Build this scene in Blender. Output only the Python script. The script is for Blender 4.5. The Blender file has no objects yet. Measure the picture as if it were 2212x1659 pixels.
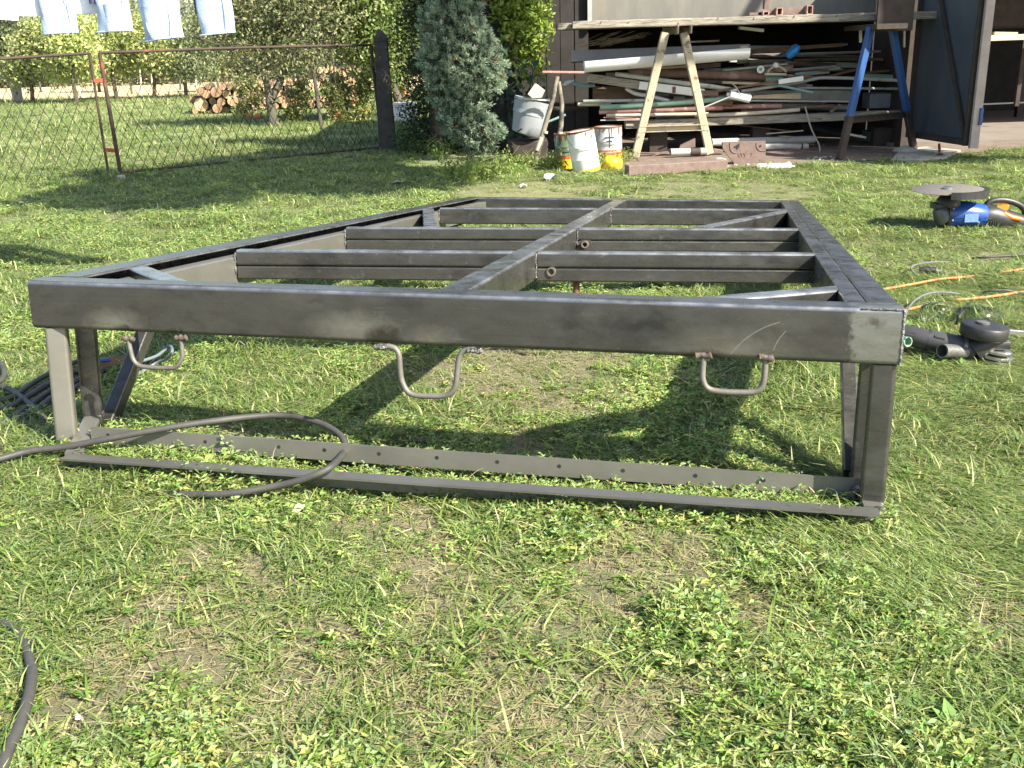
import bpy, bmesh, math, random
import numpy as np
from mathutils import Vector, Matrix, noise
random.seed(7); rng = np.random.default_rng(7)
SC = bpy.context.scene; C = SC.collection
PI = math.pi

# ------------------------------------------------------------------ camera, sky, sun, exposure
CR = np.array([0.9995957, -0.0089562, -0.0269844]); CU = np.array([0.0284319, 0.3148786, 0.9487060]); CF = np.array([0.0, 0.9490897, -0.3150060])
CC = np.array([0.0, 0.0, 1.1388]); FPX = 2158.81; CX, CY = 1106.0, 829.5
cam_d = bpy.data.cameras.new('camera'); cam = bpy.data.objects.new('camera', cam_d); C.objects.link(cam)
cam_d.sensor_width = 36; cam_d.lens = FPX / 2212 * 36; cam_d.clip_start = .05; cam_d.clip_end = 2000
m = Matrix.Identity(4)
for i in range(3):
    m[i][0] = CR[i]; m[i][1] = CU[i]; m[i][2] = -CF[i]; m[i][3] = CC[i]
cam.matrix_world = m; SC.camera = cam

SUN = Vector((.93, -.77, 1.0)).normalized()
w = bpy.data.worlds.new('World'); SC.world = w; w.use_nodes = True
nt = w.node_tree; bg = nt.nodes['Background']; sky = nt.nodes.new('ShaderNodeTexSky'); sky.sky_type = 'NISHITA'
sky.sun_disc = False; sky.sun_elevation = math.asin(SUN.z); sky.sun_rotation = math.atan2(SUN.x, SUN.y)
sky.air_density = 1.0; sky.dust_density = 1.5; sky.ozone_density = 1.0
nt.links.new(sky.outputs[0], bg.inputs[0]); bg.inputs[1].default_value = .10
sd = bpy.data.lights.new('sun', 'SUN'); sd.energy = 5.0; sd.angle = math.radians(.55); sd.color = (1, .94, .80)
so = bpy.data.objects.new('sun', sd); C.objects.link(so); so.rotation_euler = SUN.to_track_quat('Z', 'Y').to_euler(); so.location = (8, -6, 12)
vs = SC.view_settings; vs.view_transform = 'Standard'; vs.look = 'None'; vs.exposure = 1.42; vs.gamma = 1; vs.use_curve_mapping = False

# ------------------------------------------------------------------ placing helpers
def at(u, v, y):
    d = CF + (u - CX) / FPX * CR - (v - CY) / FPX * CU
    return Vector(CC + d * (y / d[1]))
def gd(u, v, z=0.0):
    d = CF + (u - CX) / FPX * CR - (v - CY) / FPX * CU
    return Vector(CC + d * ((z - CC[2]) / d[2]))
def mpp(y, z=1.0):
    return (y * CF[1] + (z - CC[2]) * CF[2]) / FPX
def V(*a): return Vector(a)

# ------------------------------------------------------------------ materials
def _sock(n, k): return n.inputs[k]
def newmat(name):
    mt = bpy.data.materials.new(name); mt.use_nodes = True
    t = mt.node_tree; b = t.nodes['Principled BSDF']
    return mt, t, b
def mk(name, c1, c2=None, scale=6, rough=.6, metal=0, bump=.15, stretch=(1, 1, 1), c3=None, s3=2.0, t3=.62, rnd=0.0, spec=.5, bscale=None):
    """two colours by noise, a third in patches, bump from the same noise"""
    mt, t, b = newmat(name); N = t.nodes.new; L = t.links.new
    c2 = c2 or tuple(x * .7 for x in c1)
    tc = N('ShaderNodeTexCoord'); mp = N('ShaderNodeMapping'); mp.inputs['Scale'].default_value = stretch
    L(tc.outputs['Object'], mp.inputs[0])
    n1 = N('ShaderNodeTexNoise'); n1.inputs['Scale'].default_value = scale; n1.inputs['Detail'].default_value = 7; n1.inputs['Roughness'].default_value = .65
    L(mp.outputs[0], n1.inputs['Vector'])
    r = N('ShaderNodeMapRange'); r.inputs[1].default_value = .32; r.inputs[2].default_value = .68; L(n1.outputs['Fac'], r.inputs[0])
    mx = N('ShaderNodeMix'); mx.data_type = 'RGBA'; mx.inputs['A'].default_value = (*c1, 1); mx.inputs['B'].default_value = (*c2, 1); L(r.outputs[0], mx.inputs['Factor'])
    out = mx.outputs['Result']
    if c3:
        n2 = N('ShaderNodeTexNoise'); n2.inputs['Scale'].default_value = s3; n2.inputs['Detail'].default_value = 8; n2.inputs['Roughness'].default_value = .7; L(mp.outputs[0], n2.inputs['Vector'])
        r2 = N('ShaderNodeMapRange'); r2.inputs[1].default_value = t3 - .04; r2.inputs[2].default_value = t3 + .04; L(n2.outputs['Fac'], r2.inputs[0])
        m2 = N('ShaderNodeMix'); m2.data_type = 'RGBA'; L(out, m2.inputs['A']); m2.inputs['B'].default_value = (*c3, 1); L(r2.outputs[0], m2.inputs['Factor']); out = m2.outputs['Result']
    if rnd:
        oi = N('ShaderNodeObjectInfo'); h = N('ShaderNodeHueSaturation'); rr = N('ShaderNodeMapRange'); rr.inputs[3].default_value = 1 - rnd; rr.inputs[4].default_value = 1 + rnd
        L(oi.outputs['Random'], rr.inputs[0]); L(rr.outputs[0], h.inputs['Value']); L(out, h.inputs['Color']); out = h.outputs[0]
    L(out, b.inputs['Base Color'])
    b.inputs['Roughness'].default_value = rough; b.inputs['Metallic'].default_value = metal; b.inputs['Specular IOR Level'].default_value = spec
    if bump:
        bp = N('ShaderNodeBump'); bp.inputs['Strength'].default_value = bump; bp.inputs['Distance'].default_value = .01
        if bscale:
            n3 = N('ShaderNodeTexNoise'); n3.inputs['Scale'].default_value = bscale; n3.inputs['Detail'].default_value = 5; L(mp.outputs[0], n3.inputs['Vector']); L(n3.outputs['Fac'], bp.inputs['Height'])
        else: L(n1.outputs['Fac'], bp.inputs['Height'])
        L(bp.outputs[0], b.inputs['Normal'])
    return mt
def leafmat(name, rough=.5, trans=.35, rnd=.25):
    mt, t, b = newmat(name); N = t.nodes.new; L = t.links.new
    a = N('ShaderNodeAttribute'); a.attribute_name = 'col'; oi = N('ShaderNodeObjectInfo')
    rr = N('ShaderNodeMapRange'); rr.inputs[3].default_value = 1 - rnd; rr.inputs[4].default_value = 1 + rnd; L(oi.outputs['Random'], rr.inputs[0])
    h = N('ShaderNodeHueSaturation'); L(rr.outputs[0], h.inputs['Value']); L(a.outputs['Color'], h.inputs['Color'])
    L(h.outputs[0], b.inputs['Base Color']); b.inputs['Roughness'].default_value = rough; b.inputs['Specular IOR Level'].default_value = .35
    tr = N('ShaderNodeBsdfTranslucent'); L(h.outputs[0], tr.inputs[0]); ms = N('ShaderNodeMixShader'); ms.inputs[0].default_value = trans
    L(b.outputs[0], ms.inputs[1]); L(tr.outputs[0], ms.inputs[2]); L(ms.outputs[0], t.nodes['Material Output'].inputs[0])
    return mt

# ------------------------------------------------------------------ mesh builder
class MB:
    def __init__(s): s.v = []; s.f = []; s.smooth = []
    def add(s, vs_, fs, smooth=False):
        o = len(s.v); s.v += [Vector(x) for x in vs_]; s.f += [tuple(i + o for i in f) for f in fs]; s.smooth += [smooth] * len(fs); return s
    def extr(s, prof, p0, p1, up=(0, 0, 1), segs=1, wob=0.0, smooth=False):
        """extrude a closed 2D profile (x = sideways, y = up) from p0 to p1"""
        p0 = Vector(p0); p1 = Vector(p1); d = (p1 - p0); L_ = d.length; d = d.normalized(); up = Vector(up)
        sx = d.cross(up).normalized(); uy = sx.cross(d).normalized(); n = len(prof); vs_ = []
        for k in range(segs + 1):
            c = p0 + d * (L_ * k / segs)
            for q, (x, y) in enumerate(prof):
                j = Vector((0, 0, 0)) if not wob else noise.noise_vector(c * 3 + Vector((q * 7.1, 0, 0))) * wob
                vs_.append(c + sx * x + uy * y + j)
        fs = [(k * n + i, k * n + (i + 1) % n, (k + 1) * n + (i + 1) % n, (k + 1) * n + i) for k in range(segs) for i in range(n)]
        fs = [tuple(reversed(f)) for f in fs]
        fs += [tuple(range(n)), tuple(reversed(range(segs * n, segs * n + n)))]
        return s.add(vs_, fs, smooth)
    def beam(s, p0, p1, w_, h_, up=(0, 0, 1), ch=None, segs=1, wob=0.0, top=False, rd=0.0):
        """chamfered rectangular bar; with top=True p0 and p1 run along the middle of its top face"""
        ch = min(w_, h_) * .08 if ch is None else ch; a, b = w_ / 2, h_ / 2; oy = -b if top else 0
        pr = [(-a + ch, -b), (a - ch, -b), (a, -b + ch), (a, b - ch), (a - ch, b), (-a + ch, b), (-a, b - ch), (-a, -b + ch)]
        if rd:
            pr = [(cx_ + rd * math.cos(q), cy_ + rd * math.sin(q)) for cx_, cy_, q0 in ((a - rd, -b + rd, -PI / 2), (a - rd, b - rd, 0), (-a + rd, b - rd, PI / 2), (-a + rd, -b + rd, PI)) for q in (q0, q0 + PI / 6, q0 + PI / 3, q0 + PI / 2)]
            return s.extr([(x, y + oy) for x, y in pr], p0, p1, up, segs, wob, True)
        return s.extr([(x, y + oy) for x, y in pr], p0, p1, up, segs, wob)
    def tube(s, pts, r, n=10, caps=True, hollow=0.0):
        pts = [Vector(p) for p in pts]; rr = r if isinstance(r, (list, tuple)) else [r] * len(pts)
        t0 = (pts[1] - pts[0]).normalized(); a = t0.orthogonal().normalized(); vs_ = []
        for k, p in enumerate(pts):
            t = (pts[min(k + 1, len(pts) - 1)] - pts[max(k - 1, 0)]).normalized()
            a = (a - t * a.dot(t)).normalized(); b = t.cross(a)
            vs_ += [p + (a * math.cos(2 * PI * i / n) + b * math.sin(2 * PI * i / n)) * rr[k] for i in range(n)]
        K = len(pts)
        fs = [(k * n + i, k * n + (i + 1) % n, (k + 1) * n + (i + 1) % n, (k + 1) * n + i) for k in range(K - 1) for i in range(n)]
        s.add(vs_, fs, True)
        if hollow:
            for e, q in ((0, 1), (K - 1, K - 2)):
                d = (pts[q] - pts[e]).normalized(); ring = vs_[e * n:(e + 1) * n]; inn = [pts[e] + (x - pts[e]) * (1 - hollow) for x in ring]; dl = min(rr[e] * 2.5, .42 * sum((pts[z + 1] - pts[z]).length for z in range(K - 1))); dp = [x + d * dl for x in inn]
                fs2 = [(i, (i + 1) % n, n + (i + 1) % n, n + i) for i in range(n)] + [(n + i, n + (i + 1) % n, 2 * n + (i + 1) % n, 2 * n + i) for i in range(n)] + [tuple(range(2 * n, 3 * n))]
                s.add(ring + inn + dp, fs2)
        elif caps: s.add(vs_[:n], [tuple(reversed(range(n)))]); s.add(vs_[-n:], [tuple(range(n))])
        return s
    def prism(s, poly, off):
        """planar polygon (3D points) pushed along off"""
        n = len(poly); off = Vector(off); vs_ = [Vector(p) for p in poly] + [Vector(p) + off for p in poly]
        return s.add(vs_, [tuple(reversed(range(n))), tuple(range(n, 2 * n))] + [(i, (i + 1) % n, n + (i + 1) % n, n + i) for i in range(n)])
    def box(s, c, sx, sy, sz, rot=0):
        c = Vector(c); d = Vector((math.cos(rot), math.sin(rot), 0)) * sx / 2
        return s.beam(c - d, c + d, sy, sz, ch=min(sy, sz, sx) * .06)
    def lathe(s, prof, base, axis=(0, 0, 1), n=20):
        ax = Vector(axis).normalized(); a = ax.orthogonal().normalized(); b = ax.cross(a); base = Vector(base); vs_ = []
        for r, h in prof: vs_ += [base + ax * h + (a * math.cos(2 * PI * i / n) + b * math.sin(2 * PI * i / n)) * r for i in range(n)]
        K = len(prof); fs = [(k * n + i, k * n + (i + 1) % n, (k + 1) * n + (i + 1) % n, (k + 1) * n + i) for k in range(K - 1) for i in range(n)]
        fs += [tuple(reversed(range(n))), tuple(range((K - 1) * n, K * n))]
        return s.add(vs_, fs, True)
    def quad(s, a, b, c, d): return s.add([a, b, c, d], [(0, 1, 2, 3)])
    def mesh(s, name, mat, inv=None):
        me = bpy.data.meshes.new(name); vv = s.v if inv is None else [inv @ x for x in s.v]
        me.from_pydata([tuple(x) for x in vv], [], s.f); me.polygons.foreach_set('use_smooth', s.smooth)
        bm = bmesh.new(); bm.from_mesh(me); bmesh.ops.recalc_face_normals(bm, faces=bm.faces); bm.to_mesh(me); bm.free()
        if any(s.smooth): me.set_sharp_from_angle(angle=math.radians(50))
        if mat: me.materials.append(mat)
        return me
def tag(o, label=None, cat=None, group=None, kind=None):
    for k, v_ in (('label', label), ('category', cat), ('group', group), ('kind', kind)):
        if v_: o[k] = v_
    return o
ROOT = {}
def thing(name, label, cat, loc=(0, 0, 0), group=None, M=None):
    o = bpy.data.objects.new(name, None); C.objects.link(o); o.empty_display_size = .1
    MM = M if M is not None else Matrix.Translation(Vector(loc)); o.matrix_world = MM; ROOT[o.name] = MM.inverted()
    return tag(o, label, cat, group)
def part(name, mb, mat, parent, label=None, local=False, kind=None):
    inv = None if local else ROOT[parent.name]
    o = bpy.data.objects.new(name, mb.mesh(name, mat, inv)); C.objects.link(o); o.parent = parent; ROOT[o.name] = ROOT[parent.name]
    if label: o['label'] = label
    if kind: o['kind'] = kind
    return o
def single(name, mb, mat, label, cat, group=None, loc=None):
    """a thing that is one mesh; its origin sits under the middle of it"""
    if loc is None:
        n = len(mb.v); loc = Vector((sum(x.x for x in mb.v) / n, sum(x.y for x in mb.v) / n, min(x.z for x in mb.v)))
    MM = Matrix.Translation(loc); o = bpy.data.objects.new(name, mb.mesh(name, mat, MM.inverted())); C.objects.link(o); o.matrix_world = MM; ROOT[o.name] = MM.inverted()
    return tag(o, label, cat, group)
def struct(name, mb, mat):
    o = bpy.data.objects.new(name, mb.mesh(name, mat)); C.objects.link(o); ROOT[o.name] = Matrix.Identity(4); o['kind'] = 'structure'; return o
def smoothpath(pts, k=6):
    pts = [Vector(p) for p in pts]; P = [pts[0]] + pts + [pts[-1]]; out = []
    for i in range(1, len(P) - 2):
        for j in range(k):
            t = j / k; a, b, c, d = P[i - 1], P[i], P[i + 1], P[i + 2]
            out.append(.5 * ((2 * b) + (c - a) * t + (2 * a - 5 * b + 4 * c - d) * t * t + (3 * b - a - 3 * c + d) * t ** 3))
    return out + [pts[-1]]
def lettering(s, size, M, mat, parent, name='lettering', depth=.0015):
    cu = bpy.data.curves.new('t', 'FONT'); cu.body = s; cu.size = size; cu.extrude = depth; cu.align_x = 'CENTER'; cu.align_y = 'CENTER'
    to = bpy.data.objects.new('t', cu); C.objects.link(to); dg = bpy.context.evaluated_depsgraph_get(); dg.update()
    me = bpy.data.meshes.new_from_object(to.evaluated_get(dg)); bpy.data.objects.remove(to)
    me.transform(ROOT[parent.name] @ M); me.materials.clear(); me.materials.append(mat); me.name = name
    o = bpy.data.objects.new(name, me); C.objects.link(o); o.parent = parent; ROOT[o.name] = ROOT[parent.name]; return o

# ------------------------------------------------------------------ material library
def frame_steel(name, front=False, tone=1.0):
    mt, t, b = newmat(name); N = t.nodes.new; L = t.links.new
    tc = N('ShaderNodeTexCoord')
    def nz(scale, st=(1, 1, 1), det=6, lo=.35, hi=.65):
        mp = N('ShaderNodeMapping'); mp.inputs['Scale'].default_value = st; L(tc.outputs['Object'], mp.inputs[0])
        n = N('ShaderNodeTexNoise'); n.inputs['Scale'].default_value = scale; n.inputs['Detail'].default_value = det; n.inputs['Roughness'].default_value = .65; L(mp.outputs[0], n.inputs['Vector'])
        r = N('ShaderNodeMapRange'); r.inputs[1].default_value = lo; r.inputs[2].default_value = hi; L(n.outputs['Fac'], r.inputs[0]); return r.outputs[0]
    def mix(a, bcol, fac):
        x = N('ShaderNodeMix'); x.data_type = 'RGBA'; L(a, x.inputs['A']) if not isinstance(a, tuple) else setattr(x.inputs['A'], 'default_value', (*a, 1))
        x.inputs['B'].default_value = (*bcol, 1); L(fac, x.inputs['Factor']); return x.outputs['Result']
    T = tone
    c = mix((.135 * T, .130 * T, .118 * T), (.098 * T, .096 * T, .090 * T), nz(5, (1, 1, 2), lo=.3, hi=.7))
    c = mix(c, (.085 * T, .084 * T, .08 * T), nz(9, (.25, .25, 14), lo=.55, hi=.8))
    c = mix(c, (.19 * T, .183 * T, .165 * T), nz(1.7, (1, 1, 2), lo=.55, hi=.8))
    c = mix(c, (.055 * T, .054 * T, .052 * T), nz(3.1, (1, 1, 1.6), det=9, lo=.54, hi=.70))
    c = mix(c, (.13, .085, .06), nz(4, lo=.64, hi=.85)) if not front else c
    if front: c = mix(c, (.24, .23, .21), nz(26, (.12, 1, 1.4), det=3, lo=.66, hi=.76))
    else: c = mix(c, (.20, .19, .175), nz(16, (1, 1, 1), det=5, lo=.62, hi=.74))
    c = mix(c, (.26, .25, .23), nz(70, (1, 1, 1), det=2, lo=.72, hi=.76))
    f = nz(12, (1, 1, 3)); rough = N('ShaderNodeMapRange'); rough.inputs[3].default_value = .20; rough.inputs[4].default_value = .44; L(f, rough.inputs[0])
    if front:
        sp = N('ShaderNodeSeparateXYZ'); L(tc.outputs['Object'], sp.inputs[0])
        def M2(op, a, bb=None, cl=False):
            n = N('ShaderNodeMath'); n.operation = op; n.use_clamp = cl
            for i, q in enumerate((a, bb)):
                if q is None: continue
                if isinstance(q, (int, float)): n.inputs[i].default_value = q
                else: L(q, n.inputs[i])
            return n.outputs[0]
        wn = nz(30, det=4, lo=.2, hi=.8); wj = M2('MULTIPLY', M2('SUBTRACT', wn, .5), .06)
        X_ = M2('ADD', sp.outputs[0], wj); Z_ = M2('ADD', sp.outputs[2], M2('MULTIPLY', wj, .5))
        def blob(x, z, rx, rz, soft=1.0):
            dx = M2('DIVIDE', M2('SUBTRACT', X_, x), rx); dz = M2('DIVIDE', M2('SUBTRACT', Z_, z), rz)
            d = M2('SQRT', M2('ADD', M2('MULTIPLY', dx, dx), M2('MULTIPLY', dz, dz))); return M2('MULTIPLY', M2('SUBTRACT', 1, d, True), soft)
        for bl in (blob(1.0, -.10, .16, .055, .75), blob(.27, -.115, .11, .05, .8), blob(1.99, -.12, .2, .07, .5), blob(1.22, -.12, .08, .04, .5)): c = mix(c, (.30, .29, .25), bl)
        for bl in (blob(1.085, -.125, .06, .04, 1.6), blob(.30, -.14, .05, .022, 1.5), blob(.455, -.14, .03, .02, 1.5), blob(1.93, -.145, .09, .03, 1.2)): c = mix(c, (.045, .038, .028), M2('MINIMUM', bl, .85))
        # polished patch at the right-hand end of the beam
        p = M2('MULTIPLY', M2('SUBTRACT', X_, 2.275), 60, True); c = mix(c, (.27, .275, .25), M2('MULTIPLY', p, .8)); c = mix(c, (.12, .11, .1), M2('MULTIPLY', blob(2.335, -.035, .028, .02, 2), .6))
        # a curved scratch
        for (sx, sz, sr, x0, x1, z0) in ((2.17, -.235, .2, 1.99, 2.115, -.13), (2.21, -.14, .11, 2.10, 2.13, -.115)):
            dx = M2('SUBTRACT', sp.outputs[0], sx); dz = M2('SUBTRACT', sp.outputs[2], sz); d = M2('ABSOLUTE', M2('SUBTRACT', M2('SQRT', M2('ADD', M2('MULTIPLY', dx, dx), M2('MULTIPLY', dz, dz))), sr))
            k = M2('MULTIPLY', M2('MULTIPLY', M2('LESS_THAN', d, .0012), M2('GREATER_THAN', sp.outputs[0], x0)), M2('MULTIPLY', M2('LESS_THAN', sp.outputs[0], x1), M2('GREATER_THAN', sp.outputs[2], z0))); c = mix(c, (.32, .31, .28), M2('MULTIPLY', k, .7))
    # edge highlight painted as a pale bluish line along the rolled top edges
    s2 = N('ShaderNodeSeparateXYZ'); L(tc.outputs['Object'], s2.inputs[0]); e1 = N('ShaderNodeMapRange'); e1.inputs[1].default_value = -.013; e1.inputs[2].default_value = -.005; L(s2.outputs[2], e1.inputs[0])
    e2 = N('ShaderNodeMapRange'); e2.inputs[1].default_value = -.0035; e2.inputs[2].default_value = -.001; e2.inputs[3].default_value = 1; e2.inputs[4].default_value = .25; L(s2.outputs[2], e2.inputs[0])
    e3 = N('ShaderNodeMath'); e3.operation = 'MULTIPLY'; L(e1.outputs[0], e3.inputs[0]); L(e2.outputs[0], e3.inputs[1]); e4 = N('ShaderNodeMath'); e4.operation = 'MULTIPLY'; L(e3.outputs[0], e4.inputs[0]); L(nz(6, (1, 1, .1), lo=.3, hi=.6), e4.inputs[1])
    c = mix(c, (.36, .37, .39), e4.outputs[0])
    L(c, b.inputs['Base Color']); L(rough.outputs[0], b.inputs['Roughness']); b.inputs['Metallic'].default_value = .72; b.inputs['Specular IOR Level'].default_value = .5
    bp = N('ShaderNodeBump'); bp.inputs['Strength'].default_value = .12; bp.inputs['Distance'].default_value = .003; L(nz(7, (1, 1, 1.5)), bp.inputs['Height']); L(bp.outputs[0], b.inputs['Normal'])
    return mt
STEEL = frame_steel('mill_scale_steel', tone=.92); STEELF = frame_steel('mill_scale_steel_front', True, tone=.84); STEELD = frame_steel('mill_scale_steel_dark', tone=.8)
STEELL = mk('sunlit_tone_steel', (.22, .21, .18), (.165, .16, .14), 5, .42, .5, .08, (1, 1, 1.5), c3=(.20, .13, .08), s3=2, t3=.7)  # steel colour lightened to stand for sun on the lit faces
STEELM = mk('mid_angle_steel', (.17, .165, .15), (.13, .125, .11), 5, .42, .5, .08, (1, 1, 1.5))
BRIGHTL = mk('sunlit_bare_steel', (.25, .24, .205), (.17, .165, .145), 4, .5, .2, .2, (8, 1, 1), c3=(.30, .2, .13), s3=3, t3=.66)
RUSTBAR = mk('bent_bar_steel', (.20, .185, .165), (.13, .12, .105), 20, .55, .3, .2, c3=(.30, .14, .06), s3=9, t3=.63)
WELD = mk('weld_metal', (.30, .30, .29), (.08, .075, .07), 70, .38, .8, 1.0)
WELDR = mk('weld_heat_rust', (.13, .10, .075), (.10, .08, .07), 30, .6, .2, .5)
RUBBER = mk('black_rubber', (.036, .035, .034), (.075, .07, .062), 9, .6, 0, .2)
RUBBERG = mk('grey_dusty_rubber', (.09, .095, .105), (.15, .15, .15), 12, .6, 0, .2)
BLACKP = mk('black_plastic', (.02, .02, .022), (.035, .034, .033), 20, .45, 0, .1)
BLUEP = mk('blue_tool_plastic', (.015, .07, .30), (.012, .055, .24), 12, .35, 0, .05)
ORANGEP = mk('orange_plastic', (.85, .22, .02), (.75, .18, .02), 10, .4, 0, .05)
GREYM = mk('cast_grey_metal', (.20, .20, .19), (.12, .12, .12), 25, .45, .5, .3)
ALU = mk('silver_metal', (.55, .55, .52), (.35, .35, .33), 20, .3, .9, .2)
DISC = mk('abrasive_disc', (.17, .15, .135), (.11, .10, .09), 60, .8, 0, .4)
ORCORD = mk('orange_cord', (.75, .24, .08), (.6, .18, .06), 30, .55, 0, .1)
BARK = mk('bark', (.12, .095, .07), (.055, .045, .035), 8, .9, 0, 1.0, (1, 1, .3), bscale=30)
BARKG = mk('grey_bark', (.12, .11, .08), (.06, .055, .04), 10, .9, 0, 1.0, (1, 1, .3), bscale=30)
LOGCUT = mk('sawn_log_end', (.62, .43, .26), (.44, .28, .15), 5, .8, 0, .3, c3=(.28, .17, .10), s3=3.2, t3=.56, rnd=.45)
LOGBARK = mk('log_bark', (.16, .11, .075), (.09, .06, .045), 9, .9, 0, .8, rnd=.3)
RUSTF = mk('rusty_fence_iron', (.09, .055, .04), (.045, .035, .03), 12, .8, .2, .4, c3=(.26, .08, .05), s3=3, t3=.6)
WIRE = mk('dark_wire', (.03, .035, .025), (.045, .038, .028), 12, .7, .3, 0)
CONCD = mk('dark_mossy_concrete', (.10, .085, .075), (.055, .05, .045), 9, .95, 0, .8, c3=(.06, .07, .035), s3=4, t3=.58)
CONC = mk('pale_concrete', (.42, .40, .34), (.30, .28, .23), 5, .9, 0, .5)
WOODW = mk('weathered_board', (.42, .38, .31), (.16, .14, .115), 7, .9, 0, .9, (1, 6, 10), c3=(.07, .06, .05), s3=3, t3=.63, bscale=18)
WOODB = mk('brown_board', (.20, .13, .085), (.10, .065, .045), 6, .85, 0, .5, (1, 5, 8))
WOODR = mk('raw_pale_wood', (.55, .46, .32), (.38, .29, .18), 5, .85, 0, .5, (1, 4, 8))
WHITEP = mk('white_paint', (.80, .80, .77), (.70, .70, .67), 5, .5, 0, .1, c3=(.35, .30, .24), s3=5, t3=.72)
WHITEG = mk('white_sheet_metal', (.78, .79, .79), (.68, .69, .69), 3, .4, 0, .05, c3=(.42, .38, .33), s3=6, t3=.64)
GREYSHEET = mk('grey_sheet', (.22, .23, .26), (.15, .16, .18), 4, .6, 0, .1)
RUSTP = mk('rusty_pipe', (.26, .165, .12), (.17, .105, .08), 14, .85, .1, .5, c3=(.34, .25, .2), s3=4, t3=.6)
GREENP = mk('flaking_green_pipe', (.16, .30, .22), (.24, .36, .28), 9, .6, 0, .4, c3=(.42, .36, .30), s3=10, t3=.6)
PALEG = mk('pale_grey_green_pipe', (.44, .47, .40), (.32, .35, .30), 9, .6, 0, .3, c3=(.28, .2, .14), s3=8, t3=.63)
TEALP = mk('teal_pipe', (.14, .27, .28), (.25, .38, .38), 6, .6, 0, .2, c3=(.35, .36, .33), s3=7, t3=.62)
PINKP = mk('red_primer_pipe', (.36, .20, .17), (.28, .15, .125), 12, .8, 0, .4, c3=(.55, .38, .33), s3=12, t3=.6)
PALEW = mk('pale_wood_pole', (.60, .55, .43), (.42, .37, .28), 8, .8, 0, .4, (1, 3, 3), c3=(.25, .2, .15), s3=8, t3=.66)
GREYP = mk('grey_pipe', (.40, .39, .36), (.30, .29, .27), 8, .7, 0, .2, c3=(.2, .18, .16), s3=6, t3=.66)
RUSTC = mk('rusty_cast_iron', (.23, .165, .14), (.15, .105, .09), 16, .85, .15, .5)
CREAM = mk('cream_painted_steel', (.42, .37, .27), (.33, .28, .19), 7, .6, 0, .3, c3=(.14, .10, .07), s3=11, t3=.60)
BLUET = mk('blue_painted_steel', (.03, .09, .26), (.025, .07, .20), 7, .5, 0, .2, c3=(.09, .07, .06), s3=8, t3=.68)
DARKST = mk('dark_rusty_steel', (.075, .055, .045), (.04, .032, .028), 9, .8, .2, .3)
WALL = mk('stained_render', (.22, .205, .175), (.13, .13, .125), 2.5, .9, 0, .4, (1, 1, .35), c3=(.26, .20, .12), s3=1.0, t3=.58)
DOORM = mk('grey_painted_steel_door', (.085, .10, .12), (.06, .07, .085), 3, .6, .1, .1, (1, 1, .5), c3=(.11, .08, .06), s3=3, t3=.68)
DARKW = mk('dark_boards', (.035, .03, .027), (.02, .018, .016), 8, .9, 0, .5)  # near-black boards with slight noise
SOILM = mk('packed_dirt', (.22, .165, .125), (.12, .09, .07), 6, .95, 0, 1.0, c3=(.34, .29, .24), s3=14, t3=.66, bscale=40)
DENIM = mk('washed_denim', (.36, .47, .64), (.50, .60, .75), 7, .9, 0, .5, (1, 1, 2), c3=(.24, .34, .50), s3=5, t3=.62, bscale=160)
CLOTHW = mk('white_cotton', (.78, .79, .82), (.72, .74, .79), 6, .9, 0, .3, bscale=90)
DARKC = mk('navy_cotton', (.05, .055, .11), (.04, .045, .09), 10, .9, 0, .3)
YELL = mk('yellow_can_band', (.80, .62, .03), (.70, .52, .03), 9, .5, 0, .05, c3=(.12, .08, .04), s3=8, t3=.7)
ORAN = mk('orange_can_band', (.75, .15, .03), (.65, .12, .03), 9, .5, 0, .05)
CANW = mk('paint_stained_white_can', (.80, .80, .76), (.70, .69, .64), 6, .45, 0, .1, (1, 1, .3), c3=(.30, .16, .07), s3=7, t3=.68)
GREENC = mk('green_can_paint', (.14, .20, .12), (.10, .14, .08), 8, .6, 0, .1, c3=(.5, .5, .45), s3=5, t3=.54)
RUSTBR = mk('brown_paint_runs', (.20, .09, .04), (.10, .05, .03), 20, .6, 0, .2)
ENAM = mk('dull_enamel', (.34, .36, .38), (.26, .28, .30), 4, .5, 0, .05, c3=(.20, .22, .17), s3=3, t3=.62)
BLUEPL = mk('blue_plastic', (.02, .22, .62), (.015, .18, .52), 8, .25, 0, .05)
TANL = mk('tan_leather', (.22, .12, .055), (.13, .075, .04), 14, .8, 0, .4)
YBARK = mk('birch_pole_bark', (.13, .11, .085), (.30, .26, .2), 9, .85, 0, .6, c3=(.06, .05, .04), s3=5, t3=.52)
APPLE = mk('red_fruit', (.60, .07, .03), (.68, .20, .04), 9, .35, 0, 0)
LEAF = leafmat('leaves'); GRASSM = leafmat('grass_blades', .55, .38, .22); SPR = leafmat('spruce_needles', .7, .38, .05)
def glass():
    mt, t, b = newmat('clear_plastic'); b.inputs['Base Color'].default_value = (.96, .98, .97, 1); b.inputs['Roughness'].default_value = .06; b.inputs['Transmission Weight'].default_value = 1; b.inputs['IOR'].default_value = 1.28
    return mt
PET = glass()

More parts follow.
